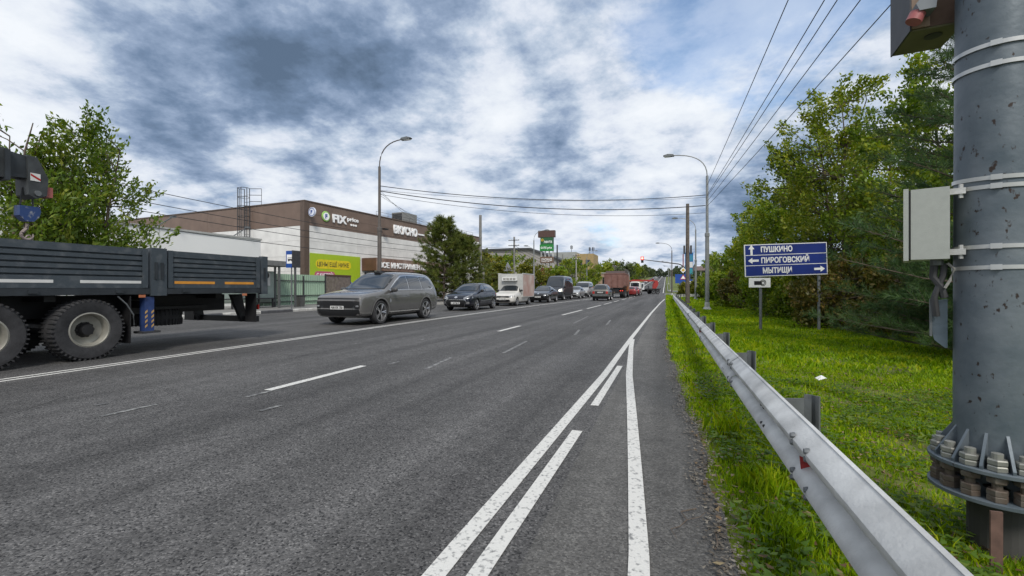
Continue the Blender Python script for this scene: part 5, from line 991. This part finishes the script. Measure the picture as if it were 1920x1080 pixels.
# ------------------------------------------------------------------ big near pole with boxes
def big_pole():
    PX, PY = 1.60, 3.0; zg = -.09; r = thing('flanged_pole', 'thick galvanised steel mast with bolted base flange at the right edge', 'mast', (PX, PY, 0)); rust = mat('mast_zinc', (.075, .10, .12), .5, .25, col2=(.165, .19, .21), scale=4.5, bump=.12, bscale=25)
    nt = rust.node_tree; N, L = nt.nodes, nt.links; b = N['Principled BSDF']; base = b.inputs['Base Color'].links[0].from_socket
    tc = N.new('ShaderNodeTexCoord'); t = N.new('ShaderNodeTexNoise'); t.inputs['Scale'].default_value = 34; t.inputs['Detail'].default_value = 9; mpz = N.new('ShaderNodeMapping'); mpz.inputs['Scale'].default_value = (1, 1, .6); L.new(tc.outputs['Object'], mpz.inputs[0]); L.new(mpz.outputs[0], t.inputs['Vector']); t2 = N.new('ShaderNodeTexNoise'); t2.inputs['Scale'].default_value = 3; t2.inputs['Detail'].default_value = 3; L.new(tc.outputs['Object'], t2.inputs['Vector'])
    mu = N.new('ShaderNodeMath'); mu.operation = 'MULTIPLY_ADD'; L.new(t2.outputs[0], mu.inputs[0]); mu.inputs[1].default_value = .55; L.new(t.outputs[0], mu.inputs[2]); rp = N.new('ShaderNodeValToRGB'); L.new(mu.outputs[0], rp.inputs[0]); rp.color_ramp.elements[0].position = .93; rp.color_ramp.elements[1].position = .99
    mx = N.new('ShaderNodeMixRGB'); L.new(rp.outputs[0], mx.inputs[0]); L.new(base, mx.inputs[1]); mx.inputs[2].default_value = (.03, .018, .013, 1); L.new(mx.outputs[0], b.inputs['Base Color'])
    R0 = .162
    obj('shaft', MB().tube([(0, 0, .35), (0, 0, 2.0), (0, 0, 9)], [R0, R0 * .975, R0 * .7], 48), rust, r, True)
    def plate(z0, z1): return MB().lathe([(.05, z0), (.255, z0), (.262, z0 + .004), (.262, z1 - .004), (.255, z1), (.05, z1)], 48)
    obj('base_flange', plate(.35, .374), rust, r, True); obj('lower_flange', plate(.205, .229), rust, r, True)
    nut = MB(); 
    for z in (.374, .404): nut.lathe([(0, z), (.036, z), (.040, z + .005), (.040, z + .023), (.036, z + .028), (0, z + .028)], 6)
    nut.lathe([(.022, .43), (.022, .458), (0, .462)], 12); nm = nut.mesh('anchor_nut'); low = MB().lathe([(.02, .22), (.02, .36)], 10)
    for z in (.229, .258, .318): low.lathe([(0, z), (.038, z), (.040, z + .004), (.040, z + .025), (.036, z + .029), (0, z + .029)], 6)
    lm = low.mesh('anchor_bolt'); NB = 14; nz = mat('nut_zinc', (.30, .30, .27), .5, .5, .3, 12, col2=None); nr = mat('nut_rust', (.17, .155, .135), .7, .3, .4, 20, col2=(.10, .07, .05))
    gm = MB().prism([(R0 - .01, .374), (.25, .374), (.25, .39), (R0 - .01, .55)], 'y', -.006, .006).mesh('stiffener')
    for k in range(NB):
        a = 2 * math.pi * k / NB + .2; link('anchor_nut', nm, None, r, (.213 * math.cos(a), .213 * math.sin(a), 0), (0, 0, a)).data; link('anchor_bolt', lm, None, r, (.213 * math.cos(a), .213 * math.sin(a), 0), (0, 0, a * 1.7)); link('stiffener', gm, None, r, (0, 0, 0), (0, 0, a + math.pi / NB))
    nm.materials.append(nz); lm.materials.append(nr); gm.materials.append(rust)
    obj('foundation', MB().lathe([(0, .206), (.11, .206), (.11, -.2), (0, -.2)], 24), mat('foundation_shade', (.05, .048, .045), .9), r); obj('ground_strap', MB().box(-.16, -.115, -.262, -.252, -.12, .205), mat('strap_rust', (.12, .07, .055), .9, var=.3, scale=20), r)  # foundation coloured dark to stand for the shadow gap below the flange
    band = mat('steel_band', (.55, .55, .53), .35, .6, .1)
    for z, tl in ((1.79, 3.5), (1.745, 2.5), (1.445, 0), (1.34, -.8), (2.44, 1.5), (2.34, 1.5)):
        rr = R0 * (.985 - .01 * max(0, z - 1.4)) + .003
        o = obj('steel_band', MB().lathe([(rr, 0), (rr + .004, 0), (rr + .004, .02), (rr, .02)], 48), band, r, True, loc=(0, 0, z), rot=(R(tl), 0, 0)); obj('band_clasp', MB().box(-.02, .02, -rr - .012, -rr - .003, -.003, .023), band, o, rot=(0, 0, R(-28)))
    # grey terminal box on the left of the mast
    az = R(18.71); cx, cy = -.285, -.02
    g = mat('cabinet_grey', (.36, .375, .345), .5, var=.05, scale=30, bump=.08, bscale=200)
    tb = thing('terminal_box', 'pale grey metal terminal box strapped to the mast', 'electrical box', (PX - .30, PY - .06, 1.40), R(-22)); obj('enclosure', MB().box(-.075, .075, 0, .22, 0, .37), g, tb); obj('door', MB().box(-.105, -.084, -.012, .232, -.006, .376), g, tb); obj('seal', MB().box(-.084, -.0755, .004, .216, .004, .366), M_BLACK, tb)
    for z in (.02, .33):
        bk = obj('bracket', MB().box(.076, .135, .03, .06, z, z + .03), M_GALV, tb); obj('bolt', MB().lathe([(0, .05), (.009, .05), (.009, -.02), (0, -.02)], 6, 'z', (.118, .045, z)), M_GALV, bk)
    obj('cable_gland', MB().tube([(.03, .1, 0), (.03, .1, -.03)], .028, 10), M_GALVD, tb)
    obj('conduit', MB().tube([(.02, .1, -.03), (.015, .1, -.09), (.045, .1, -.14), (.06, .11, -.2)], .017, 8), M_STEELD, tb, True); obj('conduit', MB().tube([(.06, .1, -.02), (.055, .1, -.08), (.04, .1, -.13), (.02, .1, -.2), (.03, .12, -.3)], .014, 8), M_STEELD, tb, True); obj('cable', MB().tube([(.07, .08, -.02), (.095, .08, -.05), (.08, .08, -.11), (.06, .08, -.15)], .007, 6), M_CONC, tb, True)
    ch = thing('cable_channel', 'curved galvanised cable cover beside the mast below the terminal box', 'cable cover', (PX - .215, PY + .06, .99), R(-22)); obj('channel', MB().prism([(-.02, .02), (-.012, -.02), (.03, -.06), (.04, -.06), (.04, .20), (-.012, .19), (-.02, .15)], 'y', 0, .06), M_POLE, ch); obj('channel_lip', MB().box(-.03, -.0205, -.012, .07, .0, .2), M_GALVD, ch)
    # wooden switch box high up
    wb = thing('switch_box', 'brown weathered switch box with red socket high on the mast', 'electrical box', (PX - .15, PY + .17, 2.72), R(-6)); wd = mat('box_tan', (.34, .24, .17), .75, var=.25, scale=6); wd2 = mat('box_brown', (.15, .095, .065), .8, var=.35, scale=8)
    obj('box_shell', MB().box(-.13, .10, .0, .30, 0, .5), wd2, wb); obj('box_edge', MB().box(-.1305, -.05, -.012, -.001, 0, .5), wd, wb); obj('box_lid', MB().box(-.140, -.132, -.016, .31, -.012, .51), M_STEELD, wb); obj('base_plate', MB().box(-.13, .10, .0, .30, -.012, -.002), mat('box_olive', (.13, .125, .06), .8, var=.2), wb); obj('knock_out', MB().lathe([(0, -.0165), (.04, -.0165), (.04, -.0125)], 16, 'z', (.0, .1, 0)), M_STEELD, wb)
    s = obj('socket_housing', MB().prism([(-.07, .05), (.0, .05), (.01, .16), (-.03, .165), (-.085, .09)], 'y', -.11, -.017), mat('socket_grey', (.16, .18, .20), .5), wb, loc=(-.055, 0, 0)); obj('socket_ring', MB().tube([(-.065, -.065, .055), (-.085, -.068, .01)], .038, 16), mat('socket_red', (.34, .10, .10), .5), s, True)
    obj('cable_loop', MB().tube([(.13, -.03, .5), (.125, -.045, .3), (.10, -.05, .12), (.075, -.05, .0), (.07, -.045, -.06), (.09, -.03, -.085), (.115, 0, -.06), (.14, .03, .0)], .019, 10), mat('cable_dark', (.035, .045, .055), .5), wb, True)
big_pole()

# ------------------------------------------------------------------ traffic light, far signs, pylon
def signal():
    r = thing('traffic_light', 'red traffic signal hung on a long dark arm over the road', 'traffic light', (2.8, 84.5, 0))
    obj('post', MB().tube([(0, 0, 0), (0, 0, 4.7)], .11, 8), M_STEELD, r, True); obj('arm', MB().tube(arc((0, 0, 4.7), (-1.2, 0, 5.5), (0, 0, 5.4), 6) + [(-6.6, 0, 6.3)], [.1] * 6 + [.06], 8), M_STEELD, r, True)
    b = obj('signal_box', MB().box(-7.05, -6.62, -.16, .16, 5.75, 6.75), M_BLACK, r)
    obj('red_shade', MB().box(-7.12, -6.55, -.19, -.17, 6.25, 6.85), mat('signal_red', (.4, .03, .03), .4, emit=((1, .05, .04), .5)), b); obj('red_lamp', MB().lathe([(0, -.22), (.17, -.2), (.2, -.19)], 16, 'y', (-6.84, 0, 6.55)), mat('signal_glow', (.8, .3, .25), .3, emit=((1, .25, .2), 3)), b)
    s = obj('priority_sign', MB().prism([(.0, 4.85), (.5, 4.35), (0, 3.85), (-.5, 4.35)], 'y', -.16, -.13), MATS['sign_white'], r); obj('yellow_field', MB().prism([(.0, 4.65), (.3, 4.35), (0, 4.05), (-.3, 4.35)], 'y', -.17, -.161), mat('sign_yellow', (.55, .35, .05), .5), s)
    s = obj('warning_sign', MB().prism([(-.55, 2.75), (.55, 2.75), (0, 3.6)], 'y', -.16, -.13), mat('sign_red', (.45, .05, .05), .5), r); obj('warning_field', MB().prism([(-.36, 2.86), (.36, 2.86), (0, 3.4)], 'y', -.17, -.161), MATS['sign_white'], s)
    obj('blue_sign', MB().box(-.6, .6, -.16, -.13, 1.6, 2.65), mat('far_blue', (.01, .06, .3), .5), r)
signal()
def post_sign(label, x, y, w, z0, z1, m, z=0, m2=None):
    r = thing('road_sign', label, 'road sign', (x, y, z)); obj('post', MB().tube([(0, 0, 0), (0, 0, z1)], .05, 6), M_GALVD, r); b = obj('sign_board', MB().box(-w / 2, w / 2, -.1, -.06, z0, z1), m, r)
    if m2: obj('sign_field', MB().box(-w * .35, w * .35, -.11, -.101, z0 + (z1 - z0) * .2, z1 - (z1 - z0) * .2), m2, b)
post_sign('large blue road sign beyond the crossing on the right', 3.8, 118, 3.4, 2.4, 4.6, MATS['far_blue'], 0, None)
post_sign('small blue road sign low behind the slim lamp', 5.4, 112, 1.4, 1.6, 3.2, MATS['far_blue'], 0, MATS['sign_white'])
r = thing('fuel_price_sign', 'tall blue and red fuel station price pylon beyond the crossing', 'pylon sign', (8.5, 190, 0)); obj('column', MB().box(-1.5, 1.5, -.4, .4, 0, 15), mat('pylon_blue', (.02, .12, .32), .5), r)
for k, cc in enumerate(((.45, .05, .05), (.03, .25, .3), (.6, .6, .6), (.03, .2, .32))): obj('price_panel', MB().box(-1.3, 1.3, -.45, -.401, 4 + 2.6 * k, 6.2 + 2.6 * k), mat('price%d' % k, cc, .5), r)
for sx in (-2.2, 2.2): obj('side_post', MB().box(sx - .2, sx + .2, -.2, .2, 0, 14.5), P_REDC, r)
r = thing('filling_station', 'low filling station canopy with grey fascia on the hill', 'building', (14, 170, 1)); obj('canopy', MB().box(-5, 9, -4, 6, 6.2, 7.6), mat('fascia', (.22, .16, .16), .6), r); obj('shop', MB().box(-2, 9, 2, 8, -1, 4.5), M_WHITE, r)
for x_ in (-3, 3, 8): obj('column', MB().box(x_, x_ + .4, -2, -1.6, -1, 6.2), M_WHITE, r)
def pylon():
    r = thing('pylon_sign', 'tall shopping centre pylon with brown top and green boards', 'pylon sign', (-18.6, 73, 0)); W_ = MATS['sign_white']; br_ = mat('pylon_brown', (.085, .045, .035), .5)
    obj('base', MB().box(-1.0, .55, -.35, .35, 0, 4.6), mat('pylon_red', (.16, .035, .03), .6, var=.2), r)
    mb = MB()
    for xx in (-1.0, -.35, .3, .95): mb.box(xx, xx + .09, -.3, -.2, 4.6, 9.6).box(xx, xx + .09, .2, .3, 4.6, 9.6)
    obj('frame', mb, M_GALV, r); t = obj('top_board', MB().box(-1.45, 1.35, -.42, .42, 9.6, 10.7), br_, r)
    a = obj('sign_board', MB().box(-1.05, 1.05, -.4, .4, 8.45, 9.55), mat('pylon_dkgreen', (.02, .10, .04), .5), r); text('sign_words', 'лента', .62, W_, a, (-.45, -.42, 8.65), (R(90), 0, 0), .005, .01, 1.35); obj('flower', MB().lathe([(.12, -.03), (.22, -.03), (.22, 0), (.12, 0), (.12, -.03)], 12, 'y', (-.72, -.40, 9.15)), mat('sunflower', (.65, .45, .02), .5), a)
    a = obj('sign_board', MB().box(-1.15, 1.05, -.41, .41, 7.35, 8.42), mat('pylon_green', (.02, .22, .04), .5), r); text('sign_words', 'FIX price', .5, W_, a, (-.5, -.43, 7.7), (R(90), 0, 0), .005, .012, 1.4); obj('logo_ring', MB().lathe([(.10, -.03), (.17, -.03), (.17, 0), (.10, 0), (.10, -.03)], 12, 'y', (-.8, -.41, 7.88)), W_, a)
    a = obj('sign_board', MB().box(-1.1, 1.05, -.40, .40, 5.4, 6.4), mat('pylon_tan', (.16, .10, .065), .6), r); text('sign_words', 'КАСКАД', .52, W_, a, (-.85, -.42, 5.75), (R(90), 0, 0), .005, .01, 1.75); obj('underline', MB().box(-.85, .5, -.41, -.402, 5.56, 5.62), W_, a)
pylon()
# background buildings
def hall():
    r = thing('gabled_hall', 'grey warehouse with dark pitched roof behind the hedge', 'building', (-41, 118, 0)); w = mat('hall_grey', (.30, .28, .26), .7, var=.1, scale=.3); rf_ = mat('hall_roof', (.05, .052, .055), .6)
    obj('wall', MB().prism([(-24, 0), (14, 0), (14, 8.6), (6, 11.6), (-24, 11.6)], 'y', 0, 30), w, r); obj('roof', MB().prism([(-24.5, 11.62), (6.1, 11.62), (14.6, 8.45), (14.6, 8.8), (6.2, 12.1), (-24.5, 12.1)], 'y', -.6, 30.5), rf_, r)
    for k in range(5): w_ = obj('window', MB().box(-20 + 6 * k, -17 + 6 * k, -.06, -.004, 3.2, 5.4), M_GLASS, r)
hall()
def tower():
    r = thing('office_tower', 'yellow brick tower with grey clad block and roof antennas', 'building', (-27.5, 138, 0)); y_ = mat('yellow_brick', (.33, .24, .11), .8, var=.12, scale=2); g_ = mat('clad_grey', (.30, .31, .29), .7, var=.08, scale=1)
    obj('tower', MB().box(1.6, 7.0, -2, 8, 0, 11.5), y_, r); obj('grey_block', MB().box(-7.5, 1.58, -1, 10, 0, 12.2), g_, r); obj('low_wing', MB().box(4, 17, -12, -2.1, 0, 5.2), mat('wing_tan', (.30, .21, .15), .8, var=.15, scale=1), r); obj('wing_roof', MB().box(3.8, 17.2, -12.2, -2.0, 5.204, 5.5), M_CONC, r)
    for k in range(3):
        for q in range(2): w_ = obj('window', MB().box(2.4 + 2.3 * q, 3.7 + 2.3 * q, -2.06, -2.004, 2 + 3 * k, 3.7 + 3 * k), M_GLASS, r)
    for k in range(4): obj('wing_window', MB().box(5 + 3 * k, 6.8 + 3 * k, -12.06, -12.004, 2.4, 4.2), M_GLASS, r)
    for x_, z_ in ((0, 12.2), (5.6, 11.5), (6.6, 11.5)):
        mb = MB().tube([(x_, 0, z_), (x_, 0, z_ + 2.2)], .07, 5)
        for a in range(3): mb.cbox((x_ + .3 * math.cos(a * 2.1), .3 * math.sin(a * 2.1), z_ + 1.5), (.18, .18, 1.0))
        obj('antenna', mb, M_STEELD, r)
tower()
for i, (x, y, w, h, col, lab) in enumerate(((-36, 175, 20, 5.5, (.34, .34, .33), 'low grey building with white eaves behind the dump truck'), (-30, 205, 14, 7.0, (.36, .35, .33), 'pale house with dark pitched roof among the far trees'))):
    r = thing('far_building', lab, 'building', (x, y, hz(y))); obj('wall', MB().box(0, w, 0, 12, -2, h), mat('farwall%d' % i, col, .8), r); obj('roof', MB().prism([(-.8, h + .01), (w + .8, h + .01), (w * .55, h + 2.6), (w * .45, h + 2.6)], 'y', -.6, 12.6), mat('farroof', (.10, .09, .09), .8), r)
    for k in range(int(w // 4)): obj('window', MB().box(1 + 4 * k, 3 + 4 * k, -.06, -.004, h - 3, h - 1.2), M_GLASS, r)
r = thing('warning_sign', 'back of a grey triangular road sign above the cargo pickup', 'road sign', (-16.4, 47, .1)); obj('post', MB().tube([(0, 0, 0), (0, 0, 3.4)], .04, 6), M_GALVD, r); obj('sign_plate', MB().prism([(-.55, 3.0), (.55, 3.0), (0, 4.0)], 'y', -.06, -.03), mat('sign_back', (.26, .27, .30), .5), r)

# ------------------------------------------------------------------ planting
broad_tree('ash_tree', 'leafy green tree behind the truck bed, leftmost one with hook before it', -20.7, 9.1, 7.4, 2.5, LF_ASH, 11, 150, 85, (.22, .085), .1, 1.15, 'trees behind the truck', 1.0, stems=4, spread=.15)
broad_tree('ash_tree', 'leafy green tree behind the truck bed, nearer the annex wall', -20.5, 11.1, 7.5, 2.0, LF_ASH, 23, 150, 85, (.20, .08), .1, 1.1, 'trees behind the truck', 1.1, stems=4, spread=.15)
pine_tree('pine_tree', 'bushy pine in front of the retail building, taller left one', -17.8, 34.6, 7.1, 3.0, 31, NEEDLE2, 17, 8, 11, .24, 34, .015, 'pines before the shop', .05, shoot=.4)
pine_tree('pine_tree', 'bushy pine in front of the retail building, lower right one', -17.0, 36.8, 5.7, 3.1, 37, NEEDLE2, 15, 8, 11, .24, 34, .015, 'pines before the shop', .05, shoot=.4)
# trees left, middle distance
for i, (x, y, h, rx, m, lab) in enumerate(((-18.5, 47, 5.0, 2.0, LF_YEL, 'yellowing tree right behind the concrete pole'), (-22.5, 58, 6.6, 3.2, LF_GREEN, 'round dark green tree behind the pole with cross-arms'), (-19.0, 66, 5.4, 2.6, LF_YEL, 'light green tree left of the pylon sign'), (-23.5, 72, 7.2, 3.4, LF_GREEN, 'dense green tree in front of the warehouse'), (-16.5, 69, 4.4, 2.0, LF_GREEN, 'low green tree at the foot of the pylon sign'), (-18.0, 82, 6.4, 2.6, LF_OLIVE, 'olive green tree right of the pylon sign'), (-17.5, 94, 7.6, 3.2, LF_GREEN, 'dark green tree left of the pale concrete pole'), (-16.8, 106, 7.2, 3.2, LF_OLIVE, 'olive tree in front of the yellow tower'))):
    broad_tree('roadside_tree', lab, x, y, h, rx, m, 60 + i, 95, 46, (.34, .22), .08, .95, 'trees left of the road', .4, stems=2, spread=.22)
# far tree line up the hill, left and right
far_l = [(-20, 150, 9, 4.2), (-25, 172, 11, 5), (-20, 190, 9.5, 4.4), (-24, 215, 12, 5.5), (-19, 236, 10, 5), (-24, 262, 13, 6), (-19, 290, 11, 5.5), (-22, 325, 13, 6.5), (-18, 365, 12, 6), (-20, 410, 12, 6.5), (-18, 470, 12, 6.5), (-17, 540, 11, 7)]
far_n = ['first', 'second', 'third', 'fourth', 'fifth', 'sixth', 'seventh', 'eighth', 'ninth', 'tenth', 'eleventh', 'twelfth']
for i, (x, y, h, rx) in enumerate(far_l): broad_tree('hill_tree', far_n[i] + ' tree from the crossing in the row left of the hill road', x, y, h, rx, LF_FAR if i % 3 else LF_OLIVE, 90 + i, 75, 32, (.75, .55), .05, 1.6, 'trees left of the hill road', .4, stems=1, tr=.2, spread=.3)
far_r = [(12, 128, 5, 3), (9, 150, 5, 3), (16, 200, 8, 4), (12, 260, 9, 5), (14, 330, 10, 5.5), (12, 410, 11, 6), (10, 500, 11, 7)]
for i, (x, y, h, rx) in enumerate(far_r): broad_tree('hill_tree', far_n[i] + ' tree from the crossing in the row right of the hill road', x, y, h, rx, LF_FAR, 120 + i, 60, 32, (.7, .5), .05, 1.5, 'trees right of the hill road', .4, stems=1, tr=.2, spread=.3)
# a wood on the skyline
def skyline():
    rg = np.random.default_rng(77); n_ = 26000; x = rg.uniform(-420, 420, n_); y = 620 + rg.uniform(0, 60, n_) - np.abs(x) * .25; hh = 8 + 5 * np.abs(np.sin(x * .11) * np.sin(x * .037 + 1)) + 2 * np.sin(x * .63); z = np.array([hz(v) for v in y]) + rg.uniform(0, 1, n_) ** .7 * hh
    V = np.empty((n_, 4, 3), dtype=np.float32); p = np.stack([x, y, z], 1); a = rg.normal(0, 1, (n_, 3)); a /= np.linalg.norm(a, axis=1)[:, None]; b = np.cross(a, rg.normal(0, 1, (n_, 3))); b /= np.linalg.norm(b, axis=1)[:, None]
    for j, (u, v) in enumerate(((-1, 0), (0, -.8), (1, 0), (0, .8))): V[:, j] = p + a * u * 1.5 + b * v * 1.5
    o = link('far_wood', fast_mesh('far_wood', V.reshape(-1, 3), 4), leaf_mat('wood_far', (.03, .048, .03), (.055, .075, .042), (.09, .11, .06), .2, .05)); stuff(o); tag(o, 'distant wood along the skyline', 'wood')
skyline()
# right-hand thicket
right = [(6.6, 21.5, 9.3, 3.0, LF_OLIVE, 'tall olive green tree directly behind the direction sign', 280), (8.6, 17.5, 8.8, 3.1, LF_GREEN, 'tall dark green tree right of the direction sign', 300), (10.6, 13.8, 8.2, 2.9, LF_GREEN, 'dark green tree beside the mast behind the terminal box', 260), (6.4, 28.5, 7.6, 2.7, LF_GREEN, 'green tree left of the direction sign, nearer one', 200), (6.6, 36.5, 7.2, 2.7, LF_OLIVE, 'olive tree second left of the direction sign', 120), (6.4, 46, 6.4, 2.6, LF_GREEN, 'green tree right of the nearest grey street lamp', 110), (6.8, 57, 6.0, 2.6, LF_OLIVE, 'olive tree just behind the nearest grey street lamp', 90), (6.6, 69, 5.2, 2.6, LF_GREEN, 'low green tree left of the grey street lamp near crossing', 80), (9.5, 25, 8.6, 3.2, LF_GREEN, 'dark tree in the second row behind the direction sign', 190)]
for i, (x, y, h, rx, m, lab, ns) in enumerate(right): broad_tree('thicket_tree', lab, x, y, h, rx, m, 140 + i, ns, 110 if y < 30 else 75, (.145, .085) if y < 30 else (.25, .16), .03, .8, 'trees on the right verge', .55, stems=3, spread=.2)
bush = [(5.6, 18.2, 2.3, 1.5, LF_RED, 'russet brown shrub under the left end of the direction sign'), (6.6, 15.2, 2.4, 1.6, LF_RED, 'russet brown shrub under the right end of the direction sign'), (5.0, 24.5, 2.6, 1.5, LF_GREEN, 'green shrub left of the camera plate'), (5.0, 33, 2.4, 1.6, LF_RED, 'russet shrub beyond the nearest grey street lamp'), (5.2, 41, 2.6, 1.7, LF_GREEN, 'green shrub beyond the wooden pole'), (4.6, 63, 2.6, 1.9, LF_YEL, 'yellowish shrub beside the slim lamp near the crossing'), (3.6, 76, 2.2, 1.8, LF_YEL, 'yellow green shrub at the crossing corner')]
bush += [(7.6, 12.6, 2.8, 1.9, LF_GREEN, 'dense green shrub behind the low young pine'), (7.4, 19.0, 3.0, 1.9, LF_GREEN, 'dense green shrub behind the direction sign'), (5.9, 21.8, 2.8, 1.7, LF_OLIVE, 'olive shrub just left of the direction sign posts'), (5.3, 28.6, 2.8, 1.7, LF_OLIVE, 'olive shrub farther left of the camera plate'), (5.3, 37, 2.8, 1.8, LF_OLIVE, 'olive shrub right of the nearest grey street lamp'), (5.4, 47, 3.0, 2.0, LF_GREEN, 'green shrub left of the nearest grey street lamp'), (5.2, 55, 3.0, 2.0, LF_OLIVE, 'olive shrub between the two grey street lamps'), (9.6, 15.5, 3.2, 2.0, LF_GREEN, 'tall green shrub close behind the mast')]
for i, (x, y, h, rx, m, lab) in enumerate(bush): broad_tree('shrub', lab, x, y, h, rx, m, 200 + i, 130, 80, (.13, .08) if y < 30 else (.22, .14), .02, .5, 'shrubs on the right verge', .5, tr=.03, cat='shrub', spread=.28)
pine_tree('pine_tree', 'long-needled pine standing behind the mast at the right edge', 5.9, 10.4, 8.0, 3.1, 51, NEEDLE, 18, 7, 20, .17, 46, .0042, None, .05, .11, .3)
pine_tree('pine_tree', 'low spreading young pine between direction sign and mast', 5.5, 11.3, 2.1, 1.7, 53, NEEDLE, 9, 8, 18, .15, 46, .0042, None, .08, .05, .28)
